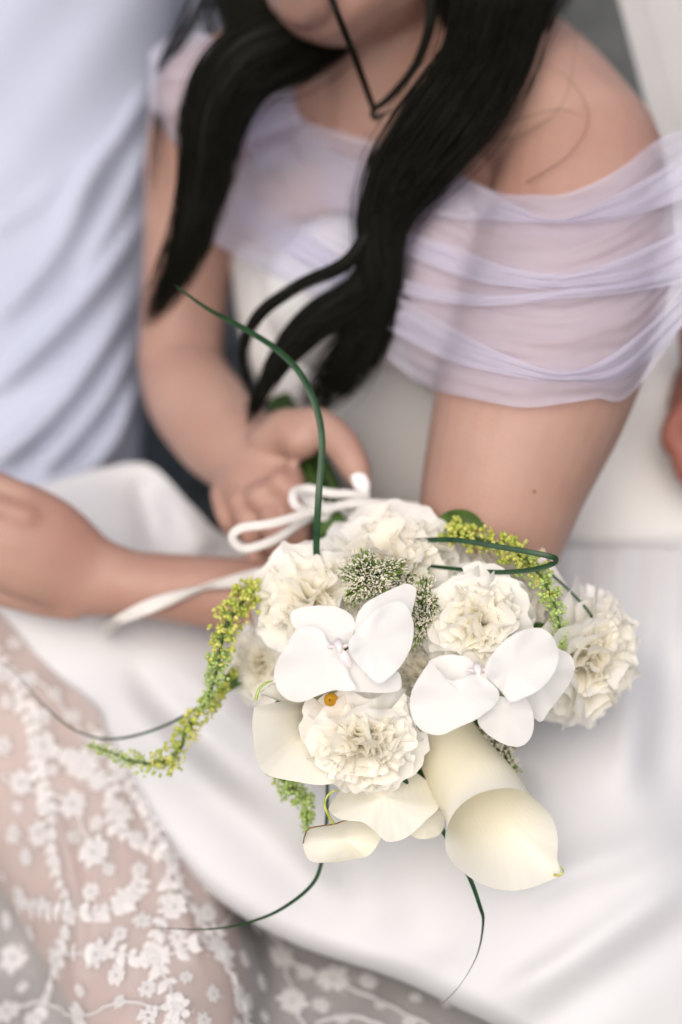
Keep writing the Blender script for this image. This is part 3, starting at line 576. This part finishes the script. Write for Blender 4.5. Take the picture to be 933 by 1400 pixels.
for vn in vines:
    s = spline(vn, 14 * len(vn)); pts = np.array([on_lace(*q)[0] + on_lace(*q)[1] * .0010 for q in s])
    pts = np.array([np.convolve(np.pad(pts[:, k], 2, mode='edge'), np.ones(5) / 5, 'valid') for k in range(3)]).T
    wig = np.sin(np.arange(len(pts)) * .8)[:, None] * .0012 * R_
    build('embroidered_vine', tube(pts + wig, .0011, 4), 'lace', lace)
    for k in range(3, len(s) - 3, 4):
        if nleaf > 240: break
        c, n = on_lace(*s[k]); t_ = s[k + 1] - s[k]; base = Vector(n).to_track_quat('Z', 'Y').to_matrix(); tv = P(*s[k + 1], 1.0) - P(*s[k], 1.0); loc = base.inverted() @ Vector(tv); an = math.atan2(loc.y, loc.x)
        for sg in (-1, 1): put(lm, 'embroidered_leaf', c + n * .0012, n, an + sg * random.uniform(.5, 1.1), random.uniform(.8, 1.3), lace); nleaf += 1

# ================================================================== BOUQUET
bq = empty('bridal_bouquet', P(440, 660, 1.16))
tag(bq, 'white bouquet of calla lilies, orchids and carnations tied with ribbon', 'bouquet')
def stem(a_, b_, r=6): return ptube([a_, ((a_[0] + b_[0]) / 2 + random.uniform(-8, 8), (a_[1] + b_[1]) / 2, (a_[2] + b_[2]) / 2), b_], r, 14, 7)
HUB = (545, 850, 1.11)
for k in range(13):
    an = k * 2.4; rr = 22 * math.sqrt(k / 13.0)
    x0, y0 = 436 + rr * math.cos(an), 655 + rr * math.sin(an)
    build('stem', ptube([(385 + rr * math.cos(an) * .6, 560 + rr * math.sin(an), 1.225), (x0, y0, 1.165 + .012 * math.sin(an * 2)), (480 + rr * 1.2 * math.cos(an), 755 + rr * math.sin(an), 1.125), (HUB[0] + 2.5 * rr * math.cos(an), HUB[1] + 2.5 * rr * math.sin(an), HUB[2] - .01)], 9, 20, 8), 'moss', bq)
# ---- carnations
def petal_mesh(seed, cream=False, W=.024, Ln=.030, ruf=.8):
    rg = np.random.default_rng(seed); nu, nv = 25, 10; v = []; ph = rg.uniform(0, 6.28, 6)
    for u in np.linspace(-1, 1, nu):
        ser = 1 + .028 * math.sin(u * 13 + ph[0]) + .016 * math.sin(u * 23 + ph[1]) - .18 * abs(u) ** 2.5
        for t in np.linspace(0, 1, nv):
            w_ = W * (.10 + .90 * t ** .75); x = w_ * math.sin(u * 1.25) / .95; y = Ln * t * ser * (1 - .25 * u * u * t)
            r = (.0038 * math.sin(u * 4.5 + ph[2]) + .0016 * math.sin(u * 9 + ph[3]) + .0005 * math.sin(u * 17 + ph[4])) * t ** 2 * ruf
            z = r - .005 * t * t + .006 * (1 - u * u) * (1 - t) * t - .004 * u * u * t
            v.append((x, y, z))
    me = mesh('petal', v, grid_faces(nu, nv)); me.materials.append(M['petal_in' if cream else 'petal']); return me
PM = [petal_mesh(20 + k) for k in range(6)]; PG = [petal_mesh(60 + k, False, .028, .029, .42) for k in range(4)]; PC = [petal_mesh(40 + k, True, .016, .026, 1.25) for k in range(6)]
def petal_matrix(center, axis, az, tilt, base_r, lift, sc, roll=0):
    ax = Vector(axis).normalized(); q = ax.to_track_quat('Z', 'Y').to_matrix().to_4x4()
    return Matrix.Translation(Vector(center)) @ q @ Matrix.Rotation(az, 4, 'Z') @ Matrix.Translation((0, base_r, lift)) @ Matrix.Rotation(math.pi / 2 - tilt, 4, 'X') @ Matrix.Rotation(roll, 4, 'Y') @ Matrix.Scale(sc, 4)
def carnation(x, y, d, rpx, axis, seed, nout=22, nin=34, tilt_max=1.55, creamy=False, name='carnation', depth=1.0):
    rg = np.random.default_rng(seed); axis = np.asarray(axis); R = rpx * d / K; sc = R / .034
    c = P(x, y, d) - axis * .020 * sc      # base of the petals
    out = []; vs = []
    for k in range(nin):                   # crumpled heart
        t = (k + .5) / nin; me = PC[rg.integers(6)]; mw = petal_matrix(c, axis, k * 2.4 + rg.uniform(-.6, .6), -.15 + .95 * t + rg.uniform(-.18, .18), .0035 * sc * rg.uniform(0, 2), .002 * sc, sc * rg.uniform(.82, 1.12), rg.uniform(-1.1, 1.1))
        co = np.empty(len(me.vertices) * 3); me.vertices.foreach_get('co', co); co = co.reshape(-1, 3); mm = np.array(mw); out.append((co @ mm[:3, :3].T + mm[:3, 3], [list(p_.vertices) for p_ in me.polygons]))
    o = build(name, join(*out), 'petal_in', bq, origin=c)
    for k in range(nout):
        t = (k + .5) / nout; me = PG[rg.integers(4)] if t > .62 else PM[rg.integers(6)]
        p_ = bpy.data.objects.new('petal', me); COL.objects.link(p_); p_.parent = o
        mw = petal_matrix(c, axis, k * 2.4 + rg.uniform(-.25, .25), .55 + (tilt_max - .55) * t ** .8 + rg.uniform(-.2, .2), .004 * sc, -.001 * sc - .004 * sc * t, sc * rg.uniform(.85, 1.15), rg.uniform(-.4, .4))
        p_.matrix_local = Matrix.Translation(Vector(-c)) @ mw; WL[p_] = c
    cal = loft([(x, y, d, 1)], 1) if False else None
    a0 = c - axis * .022 * sc; build('calyx', tube([a0, a0 + axis * .008 * sc, a0 + axis * .018 * sc, a0 + axis * .024 * sc], np.array([.003, .0065, .0075, .008]) * sc, 10), 'leaf', o)
    h = P(*HUB); mid = (a0 + h) / 2 - axis * .01; s = spline([a0, mid, h], 12); build('stalk', tube(s, .0022, 6), 'leaf', o)
    return o
carnation(412, 815, 1.045, 88, cv(-.35, .35, 1), 1, 22)
carnation(532, 748, 1.055, 98, cv(-.05, .75, .75), 2, 24)
carnation(664, 846, 1.015, 78, cv(.15, .25, 1), 3, 22)
carnation(498, 1031, .995, 78, cv(.0, -.45, 1), 4, 22, 50)
carnation(832, 912, 1.055, 92, cv(.75, -.25, .65), 5, 24)
carnation(345, 908, 1.085, 58, cv(-.6, 0, .8), 6, 20, creamy=True)
carnation(732, 752, 1.10, 40, cv(.3, .8, .5), 7, 12, 14, creamy=True)
carnation(590, 925, 1.045, 72, cv(.1, -.1, 1), 8, 20)
carnation(698, 800, 1.06, 100, cv(.35, .5, .8), 9, 22, 16)
carnation(575, 1010, 1.055, 70, cv(.1, -.5, .8), 10, 18, 20)
carnation(700, 985, 1.065, 56, cv(.5, -.6, .7), 12, 16, 18)
# ---- orchids
def orchid(name, petals, col, hubp):
    x, y, d = col
    lip = join(loft([(x - 1, y - 5, d - .001, 5), (x, y, d - .006, 6), (x + 2, y + 8, d - .007, 3.5)], 8, 10), loft([(x - 3, y + 3, d - .003, 4), (x - 13, y + 2, d - .005, 2.5)], 6, 8), loft([(x + 4, y + 3, d - .003, 4), (x + 12, y, d - .005, 2)], 6, 8),
               blade([(x + 2, y + 5, d - .004), (x + 9, y + 18, d - .008), (x + 16, y + 30, d - .006)], 6, .9, .6, 5, 8, cup=.5))
    o = build(name, lip, 'orchid_lip', bq)
    for nm, out, d0, kw in petals: build(nm, outline_petal(out, kw.pop('hub', hubp), d0, **kw), 'orchid', o)
    build('stalk', ptube([(x, y, d + .008), (x + 10, y + 5, d + .04), HUB], 4, 14, 6), 'leaf', o)
    return o
orchid('orchid', [
    ('sepal', [(400, 836), (415, 830), (437, 828), (460, 830), (477, 838), (485, 850), (484, 863), (476, 880), (457, 884), (430, 872), (404, 859), (398, 846)], .990, dict(hub=(466, 866), tilt=(-.004, .004), bend=.004, wave=.0012, nw=2)),
    ('sepal', [(486, 866), (488, 843), (499, 826), (518, 814), (541, 803), (557, 798), (569, 805), (567, 821), (558, 850), (530, 870), (500, 880)], .990, dict(hub=(505, 850), tilt=(.004, -.006), bend=.005, wave=.0012, nw=2, ph=1)),
    ('sepal', [(472, 893), (485, 890), (504, 900), (530, 915), (546, 920), (548, 941), (530, 947), (497, 946), (478, 940)], .984, dict(hub=(490, 910), tilt=(.004, .002), bend=.003, wave=.001, ph=2)),
    ('petal', [(405, 862), (393, 882), (379, 904), (375, 924), (380, 943), (393, 956), (412, 960), (432, 952), (457, 944), (477, 945), (487, 940), (478, 921), (471, 898), (462, 888), (449, 877), (441, 863), (424, 856)], .981, dict(hub=(450, 900), tilt=(-.009, .003), bend=-.005, wave=.0018, roll=.0008, nw=3, ph=.5)),
    ('petal', [(477, 879), (488, 862), (507, 840), (529, 826), (549, 823), (560, 835), (566, 857), (563, 882), (552, 905), (538, 921), (518, 934), (497, 917), (480, 895)], .979, dict(hub=(505, 880), tilt=(.010, -.004), bend=-.005, wave=.0018, roll=.0008, nw=3, ph=2.2)),
    ], (463, 882, .984), (470, 885))
orchid('orchid', [
    ('sepal', [(586, 906), (600, 898), (620, 895), (642, 901), (654, 918), (640, 932), (610, 930), (592, 922)], .992, dict(hub=(635, 912), tilt=(-.004, 0), bend=.003, wave=.0012)),
    ('sepal', [(740, 880), (762, 886), (782, 898), (785, 921), (772, 945), (753, 969), (738, 987), (722, 965), (712, 930)], 1.003, dict(hub=(735, 920), tilt=(.012, .004), bend=.003, wave=.0016)),
    ('sepal', [(676, 952), (703, 955), (721, 957), (730, 982), (727, 1006), (713, 1020), (691, 1018), (666, 1003), (653, 985), (664, 966)], .988, dict(hub=(692, 970), tilt=(.001, .006), bend=.003, wave=.0012, ph=1)),
    ('petal', [(590, 906), (574, 925), (562, 949), (563, 978), (576, 998), (601, 1005), (630, 993), (654, 982), (678, 962), (682, 945), (664, 928), (648, 922), (622, 930), (606, 926)], .980, dict(hub=(632, 950), tilt=(-.009, .003), bend=-.005, wave=.0020, roll=.0008, nw=3)),
    ('petal', [(662, 921), (669, 900), (690, 876), (714, 862), (739, 859), (756, 871), (764, 896), (757, 921), (740, 941), (719, 953), (699, 959), (685, 945), (670, 930)], .979, dict(hub=(700, 912), tilt=(.009, -.003), bend=-.005, wave=.0020, roll=.0008, nw=3, ph=2)),
    ], (653, 914, .984), (655, 920))
# ---- calla lilies
def open_tube(rows, n=30, seg=40, wave=0.0, a0=0.0, a1=1.0):
    v, f = loft(rows, n, seg, dome=False); f = f[:-2]; v = v.reshape(n, seg, 3)
    th = np.linspace(0, 2 * np.pi, seg, endpoint=False); ax = unit(v[-1].mean(0) - v[-4].mean(0))
    v = v + (np.linspace(0, 1, n) ** 4)[:, None, None] * (wave * (np.sin(3 * th + .6) + .5 * np.sin(5 * th + 2)))[None, :, None] * ax
    return v.reshape(-1, 3), f, np.repeat(np.linspace(a0, a1, n), seg), np.tile(th / 6.2832, n)
def calla_side(rows, lobes, wave=0.0, name='calla_lily'):
    v, f, al, ro = open_tube(rows, wave=wave); vs, fs = [v], list(f); n0 = len(v); al, ro = [al], [ro]
    for out, hub, d0, kw in lobes:
        bv_, bf_ = outline_petal(out, hub, d0, n=96, rings=16, **kw); vs.append(bv_); fs += [[i_ + n0 for i_ in q_] for q_ in bf_]; n0 += len(bv_)
        x_, y_, _ = pix(bv_); cd = kw.get('cdir', 0); u_ = (x_ - hub[0]) * math.cos(cd) + (y_ - hub[1]) * math.sin(cd); w_ = -(x_ - hub[0]) * math.sin(cd) + (y_ - hub[1]) * math.cos(cd)
        al.append(.55 + .45 * (u_ - u_.min()) / np.ptp(u_)); ro.append(.5 + .5 * w_ / (260 + u_))
    o = build(name, (np.vstack(vs), fs), 'spathe', bq, attrs={'along': np.concatenate(al), 'round': np.concatenate(ro)})
    x0, y0, d0 = rows[0][:3]
    build('stalk', ptube([(x0, y0, d0), ((x0 + HUB[0]) / 2, (y0 + HUB[1]) / 2, d0 + .02), HUB], 9, 14, 8), 'leaf', o); return o
def calla_whole(rows, out, ctr, bulge=.5, name='calla_lily', nt=22, seg=72):
    """one continuous spathe: a tube whose every flank runs on into the flaring rim"""
    v, f = loft(rows, 26, seg, dome=False); v = v.reshape(26, seg, 3); ring = v[-1]; A = unit(v[-1].mean(0) - v[-3].mean(0))
    o_ = np.asarray(out, float); m = len(o_); sp = spline(np.vstack([o_[-2:], o_, o_[:3]]), 12 * (m + 4) + 1)[24:24 + 12 * m]
    ph = np.unwrap(np.arctan2(sp[:, 1] - ctr[1], sp[:, 0] - ctr[0])); od = np.argsort(np.mod(ph, 2 * np.pi)); ang = np.mod(ph, 2 * np.pi)[od]; sp = sp[od]
    rx, ry, rd = pix(ring); c0 = pix(ring.mean(0)); q = np.mod(np.arctan2(ry - c0[1], rx - c0[0]), 2 * np.pi)
    W = np.stack([np.interp(q, np.r_[ang - 2 * np.pi, ang, ang + 2 * np.pi], np.tile(sp[:, k_], 3)) for k_ in range(3)], -1); Wp = P(W[:, 0], W[:, 1], W[:, 2])
    rowsv = list(v); ln = np.linalg.norm(Wp - ring, axis=1, keepdims=True); ctl = ring + A * ln * bulge
    for k_ in range(1, nt + 1):
        s_ = k_ / nt; rowsv.append((1 - s_) ** 2 * ring + 2 * s_ * (1 - s_) * ctl + s_ ** 2 * Wp)
    V = np.array(rowsv); n_ = len(V); F = [(i_ * seg + j_, i_ * seg + (j_ + 1) % seg, (i_ + 1) * seg + (j_ + 1) % seg, (i_ + 1) * seg + j_) for i_ in range(n_ - 1) for j_ in range(seg)]
    al = np.repeat(np.r_[np.linspace(.08, .5, 26), np.linspace(.5, 1, nt)], seg); ro = np.tile(np.linspace(0, 1, seg, endpoint=False), n_)
    o = build(name, (V.reshape(-1, 3), F), 'spathe', bq, attrs={'along': al, 'round': ro}); x0, y0, d0 = rows[0][:3]
    build('stalk', ptube([(x0, y0, d0), ((x0 + HUB[0]) / 2, (y0 + HUB[1]) / 2, d0 + .02), HUB], 9, 14, 8), 'leaf', o); return o
k1 = calla_whole([(492, 915, 1.105, 13), (482, 930, 1.09, 16), (470, 947, 1.068, 21), (460, 957, 1.05, 26)],
    [(371, 932, 1.004), (357, 938, 1.0), (350, 957, .998), (345, 987, .994), (347, 1013, .992), (353, 1044, .994), (367, 1060, .997), (407, 1069, 1.0), (443, 1073, 1.003), (470, 1062, 1.005), (498, 1012, 1.006), (510, 968, 1.006), (492, 946, 1.01), (470, 938, 1.012), (445, 940, 1.006), (415, 956, .996), (392, 962, .994), (380, 952, .998)], (458, 962), .62)
build('spadix', tube(spline([P(462, 960, 1.048), P(455, 957, 1.01), P(451, 957, .982)], 14), np.concatenate([np.full(10, .0044), [.0042, .0036, .0026, .0006]]), 12), 'spadix', k1)
build('tip', ptube([(350, 957, .998), (354, 943, .998), (363, 934, .999), (373, 931, 1.002)], 2.6, 16, 6, .4), 'bud_green', k1)
k2 = calla_whole([(590, 945, 1.072, 33), (602, 988, 1.058, 40), (620, 1030, 1.044, 48), (640, 1062, 1.031, 54), (656, 1086, 1.020, 58)],
    [(609, 1150, 1.002), (611, 1132, 1.002), (622, 1110, .997), (640, 1093, .989), (660, 1083, .986), (684, 1078, .988), (708, 1079, .996), (732, 1092, 1.003), (754, 1116, 1.006), (763, 1147, 1.010), (762, 1176, 1.015), (768, 1198, 1.022), (748, 1205, 1.016), (726, 1214, 1.010), (695, 1218, 1.004), (659, 1209, .998), (628, 1188, .996), (612, 1168, .999)], (672, 1118), .55)
build('tip', ptube([(758, 1196, 1.014), (766, 1197, 1.017), (770, 1191, 1.016), (766, 1184, 1.014)], 2.0, 12, 6, .4), 'bud', k2)
k3 = calla_side([(512, 1000, 1.07, 26, .8), (514, 1028, 1.06, 34, .7), (518, 1056, 1.045, 42, .6), (520, 1080, 1.035, 48, .5)],
    [([(484, 1050, 1.034), (466, 1080, 1.028), (450, 1104, 1.016), (456, 1114, 1.008), (469, 1121, 1.003), (495, 1124, 1.0), (510, 1134, 1.0), (519, 1143, 1.0), (531, 1151, 1.0), (552, 1147, 1.003), (570, 1134, 1.008), (584, 1120, 1.012), (599, 1106, 1.018), (602, 1086, 1.03), (577, 1062, 1.034), (546, 1044, 1.034), (510, 1040, 1.034)], (524, 1090), 1.008, dict(g=1.15, wave=.0006, nw=5, ph=2, cdir=1.5)),
     ([(415, 1147, 1.020), (423, 1132, 1.014), (443, 1128, 1.012), (469, 1122, 1.012), (495, 1118, 1.016), (522, 1132, 1.022), (518, 1152, 1.024), (505, 1169, 1.022), (490, 1174, 1.018), (454, 1179, 1.014), (427, 1178, 1.016), (417, 1165, 1.018)], (470, 1148), 1.030, dict(g=1.3, wave=.0014, nw=3, cdir=3.1)),
     ([(545, 1116), (568, 1100), (600, 1104), (608, 1126), (598, 1143), (567, 1145)], (575, 1122), 1.030, dict(bend=.004, wave=.001))])
build('withered_rim', ptube([(415, 1153, 1.019), (417, 1143, 1.016), (423, 1133, 1.013), (440, 1129, 1.010), (456, 1127, 1.010), (472, 1122, 1.009), (486, 1120, 1.010)], 1.0, 30, 5), 'brown', k3)
build('tip', ptube([(456, 1126, 1.010), (448, 1112, 1.004), (444, 1100, 1.002), (448, 1088, 1.0), (456, 1082, 1.0), (464, 1081, 1.002)], 2.2, 20, 6, .4), 'bud', k3)
# ---- hanging green sprays
ph_ = (1 + 5 ** .5) / 2
ICO = unit(np.array([(-1, ph_, 0), (1, ph_, 0), (-1, -ph_, 0), (1, -ph_, 0), (0, -1, ph_), (0, 1, ph_), (0, -1, -ph_), (0, 1, -ph_), (ph_, 0, -1), (ph_, 0, 1), (-ph_, 0, -1), (-ph_, 0, 1)], float))
ICF = [(0, 11, 5), (0, 5, 1), (0, 1, 7), (0, 7, 10), (0, 10, 11), (1, 5, 9), (5, 11, 4), (11, 10, 2), (10, 7, 6), (7, 1, 8), (3, 9, 4), (3, 4, 2), (3, 2, 6), (3, 6, 8), (3, 8, 9), (4, 9, 5), (2, 4, 11), (6, 2, 10), (8, 6, 7), (9, 8, 1)]
def buds(cs, rs, away=None):
    V, F = [], []
    for k, (c, r) in enumerate(zip(cs, rs)):
        q = unit(RNG.normal(size=(1, 3))) if away is None else unit((c - away + RNG.normal(size=3) * .006)[None]); st = ICO * r * (1 + .35 * np.abs(ICO @ q.T)) if away is None else ICO * r * .7 + (ICO @ q.T) * q * r * 1.7; V.append(st + c); F += [[i + 12 * k for i in g_] for g_ in ICF]
    return np.vstack(V), F
def spray(rows, n, seed, green_from=.6):
    rg = np.random.default_rng(seed); s = spline(rows, 80); c = P(s[:, 0], s[:, 1], s[:, 2]); r = s[:, 3] * s[:, 2] / K
    o = build('flower_spray', tube(c, np.linspace(.0016, .0006, 80), 6), 'leaf', bq)
    T = unit(np.gradient(c, axis=0)); S = unit(np.cross(T, F_)); N2 = np.cross(S, T); cs = [[], []]; rs = [[], []]; tw = []
    for k in range(int(n * .95)):
        t = rg.uniform(0, 1) ** .92; i = int(t * 79); an = rg.uniform(0, 6.28); q = .25 + .85 * rg.uniform() ** .8
        dv = math.cos(an) * S[i] + math.sin(an) * N2[i]; ctr = c[i] + dv * r[i] * q + T[i] * rg.uniform(0, .003); br = (.0017 - .0009 * t) * rg.uniform(.6, 1.3)
        w_ = 1 if t > green_from + rg.uniform(-.15, .15) else 0
        for m_ in range(2 if t < .75 else 1): cs[w_].append(ctr + rg.normal(size=3) * br * .8); rs[w_].append(br * rg.uniform(.6, 1))
        if k % 3 == 0: tw.append(tube([c[i], c[i] + dv * r[i] * q * .9], .0005, 3))
    build('twig', join(*tw), 'bud_green', o, kind='stuff')
    for w_, m_ in ((0, 'bud'), (1, 'bud_green')):
        if cs[w_]: build('flower_buds', buds(cs[w_], rs[w_]), m_, o, kind='stuff')
    return o
spray([(352, 800, 1.06, 16), (326, 828, 1.05, 21), (306, 866, 1.045, 19), (299, 905, 1.045, 15), (290, 940, 1.05, 11), (276, 968, 1.055, 4)], 420, 1, .5)
spray([(320, 915, 1.075, 8), (286, 960, 1.07, 15), (258, 992, 1.065, 19), (246, 1024, 1.065, 20), (218, 1044, 1.068, 18), (180, 1040, 1.07, 12), (150, 1028, 1.073, 9), (122, 1018, 1.078, 3)], 330, 2, .68)
spray([(610, 722, 1.06, 16), (650, 736, 1.05, 18), (700, 752, 1.04, 19), (735, 782, 1.035, 17), (756, 820, 1.035, 13), (765, 855, 1.037, 11), (769, 888, 1.04, 4)], 460, 3, .55)
spray([(372, 1040, 1.07, 14), (392, 1072, 1.065, 17), (412, 1090, 1.06, 13), (420, 1112, 1.06, 9), (420, 1136, 1.062, 3)], 240, 4, .1)
spray([(590, 800, 1.06, 10), (572, 930, 1.05, 8), (566, 975, 1.03, 4)], 60, 5, .0)
# ---- cream filler clusters
def filler(x, y, d, rx, ry, ang, n, seed, axis=None):
    rg = np.random.default_rng(seed); ca, sa = math.cos(ang), math.sin(ang); o = None
    cs, rs, tw = [], [], []; base = P(x, y, d + .022)
    for k in range(n):
        a_, q = rg.uniform(0, 6.28), math.sqrt(rg.uniform()); q *= 1 + .28 * math.sin(3 * a_ + seed) + .15 * math.sin(5 * a_ + 2 * seed) + rg.uniform(-.1, .1); u, v_ = rx * q * math.cos(a_), ry * q * math.sin(a_)
        dd = d + .013 * q * q + rg.uniform(-.003, .004); c = P(x + u * ca - v_ * sa, y + u * sa + v_ * ca, dd)
        ctr = c + rg.normal(size=3) * .0006; r = rg.uniform(.0006, .0011); cs.append(ctr); rs.append(r)
        for _ in range(2): cs.append(ctr + rg.normal(size=3) * .0012); rs.append(r * rg.uniform(.6, .9))
        ov = rg.uniform(0, .0035) if rg.uniform() < .4 else 0
        tw.append(tube([c + (base - c) * .55, c + unit(c - base) * ov], .0009, 3))
    o = build('filler_flower', join(*tw), 'sprig', bq); build('florets', buds(cs, rs, base), 'floret', o, kind='stuff'); return o
filler(506, 788, 1.012, 42, 30, -.35, 330, 1); filler(545, 800, 1.03, 30, 22, .3, 200, 11); filler(582, 835, 1.018, 24, 44, .2, 300, 2); filler(676, 1022, 1.04, 28, 44, -.6, 300, 3); filler(655, 716, 1.075, 30, 16, .3, 160, 4)
# ---- blades of grass
def grass(rows, W, tw=0.0):
    W *= .85
    return build('grass_blade', blade(rows, W, 1.0, .35, 4, 60, cup=.25, base=.75, twist=tw, tip=.05), 'blade', bq)
grass([(436, 800, 1.06), (433, 750, 1.045), (436, 680, 1.035), (441, 610, 1.04), (434, 560, 1.045), (412, 512, 1.05), (380, 478, 1.055), (330, 446, 1.06), (285, 422, 1.065), (238, 389, 1.075)], 6.2, .9)
grass([(330, 900, 1.09), (312, 935, 1.085), (270, 968, 1.08), (210, 998, 1.09), (150, 1010, 1.10), (100, 996, 1.11), (52, 955, 1.12), (20, 918, 1.125), (-30, 890, 1.13)], 2.6, 1.2)
grass([(448, 1050, 1.06), (447, 1120, 1.055), (440, 1178, 1.05), (424, 1212, 1.05), (380, 1245, 1.05), (330, 1263, 1.052), (280, 1270, 1.055), (205, 1268, 1.06)], 3.6, 1.0)
grass([(530, 1030, 1.05), (560, 1080, 1.04), (600, 1128, 1.036), (638, 1192, 1.032), (656, 1240, 1.03), (660, 1262, 1.03), (652, 1305, 1.032), (630, 1345, 1.034), (603, 1374, 1.04)], 4.6, 1.6)
grass([(560, 740, 1.06), (620, 738, 1.035), (690, 749, 1.02), (735, 757, 1.012), (758, 763, 1.012), (756, 770, 1.018), (730, 778, 1.022), (680, 782, 1.03), (610, 776, 1.045), (560, 770, 1.06)], 4.8, .5)
grass([(700, 750, 1.06), (752, 784, 1.055), (800, 830, 1.05), (820, 866, 1.05), (830, 900, 1.06)], 2.6, .5)
grass([(540, 1020, 1.03), (548, 1056, 1.02), (558, 1072, 1.02)], 5, .1)
# ---- leaves in the gaps
for k, (m_, W) in enumerate([([(330, 920, 1.09), (318, 930, 1.085), (302, 948, 1.085)], 12), ([(760, 870, 1.06), (740, 858, 1.055), (715, 855, 1.06)], 7), ([(800, 905, 1.07), (785, 908, 1.065), (772, 918, 1.07)], 9), ([(780, 880, 1.07), (770, 885, 1.06), (760, 895, 1.06)], 8), ([(590, 720, 1.08), (630, 710, 1.07), (665, 720, 1.07)], 14), ([(400, 950, 1.06), (385, 965, 1.055), (378, 985, 1.055)], 10),
                             ([(575, 940, 1.03), (568, 958, 1.025), (572, 985, 1.03)], 9), ([(540, 860, 1.06), (580, 870, 1.05), (600, 890, 1.05)], 26), ([(470, 840, 1.07), (440, 880, 1.065), (400, 900, 1.07)], 30), ([(600, 980, 1.07), (650, 1010, 1.06), (690, 1030, 1.07)], 26), ([(620, 780, 1.09), (600, 820, 1.08), (590, 870, 1.08)], 32), ([(690, 880, 1.09), (740, 870, 1.08), (790, 890, 1.08)], 28),
                             ([(480, 760, 1.11), (460, 745, 1.105), (430, 745, 1.10)], 24), ([(470, 740, 1.12), (450, 715, 1.12), (440, 690, 1.13)], 22), ([(500, 960, 1.09), (470, 1010, 1.08), (430, 1050, 1.08)], 34), ([(560, 980, 1.09), (590, 1040, 1.08), (600, 1080, 1.08)], 30)]):
    build('leaf', blade(m_, W, .85, .8, 7, 12, cup=.25, ripple=.08), 'leaf', bq)
# ---- ribbon: a bow of thick soft braid and a twisted tail over the forearm
def ribbon(rows, W, name='ribbon_loop', tw=0.0, n=60):
    s = spline(rows, n); c = P(s[:, 0], s[:, 1], s[:, 2]); T = unit(np.gradient(c, axis=0)); S0 = unit(np.cross(T, F_)); N0 = np.cross(S0, T); an = np.linspace(0, tw, n)
    S = S0 * np.cos(an)[:, None] + N0 * np.sin(an)[:, None]; N2 = np.cross(S, T); wm = W * s[:, 2].mean() / K; th = np.linspace(0, 2 * np.pi, 12, endpoint=False)
    v = c[:, None] + wm * (np.cos(th)[None, :, None] * S[:, None] + .22 * np.sin(th)[None, :, None] * N2[:, None] * (1 + .25 * np.cos(3 * th)[None, :, None]))
    f = [(i * 12 + j, i * 12 + (j + 1) % 12, (i + 1) * 12 + (j + 1) % 12, (i + 1) * 12 + j) for i in range(n - 1) for j in range(12)]
    f.append(tuple(range(12))[::-1]); f.append(tuple(range((n - 1) * 12, n * 12)))
    return build(name, (v.reshape(-1, 3), f), 'ribbon', bq)
ribbon([(455, 690, 1.125), (420, 702, 1.11), (370, 716, 1.10), (330, 722, 1.10), (318, 736, 1.102), (335, 750, 1.106), (375, 738, 1.112), (415, 712, 1.12), (450, 698, 1.13)], 6)
ribbon([(450, 695, 1.125), (425, 700, 1.118), (404, 690, 1.112), (402, 674, 1.115), (420, 668, 1.122), (450, 674, 1.122), (480, 676, 1.12), (505, 680, 1.122)], 6)
ribbon([(440, 700, 1.12), (470, 690, 1.11), (505, 688, 1.105), (540, 690, 1.11), (575, 694, 1.12), (590, 700, 1.13), (560, 704, 1.135), (500, 704, 1.13), (450, 702, 1.125)], 6)
ribbon([(415, 668, 1.135), (440, 700, 1.122), (470, 715, 1.13), (480, 690, 1.15)], 12, 'ribbon_knot')
fd = [(480, 720, 1.13), (430, 752, 1.115), (395, 775, 1.11)] + [(x_, y_, (hit(bv_body, x_, y_)[0] or 1.15) - .006) for x_, y_ in [(360, 784), (320, 794), (280, 801), (240, 814), (200, 830), (165, 846)]]
fd += [(150, 854, fd[-1][2] + .02), (140, 864, fd[-1][2] + .04)]
ribbon(fd, 9, 'ribbon_tail', 9.0, 120); ribbon([(x_ + 4, y_ + 3, d_ - .002) for x_, y_, d_ in fd], 6.5, 'ribbon_tail', -9.5, 120)
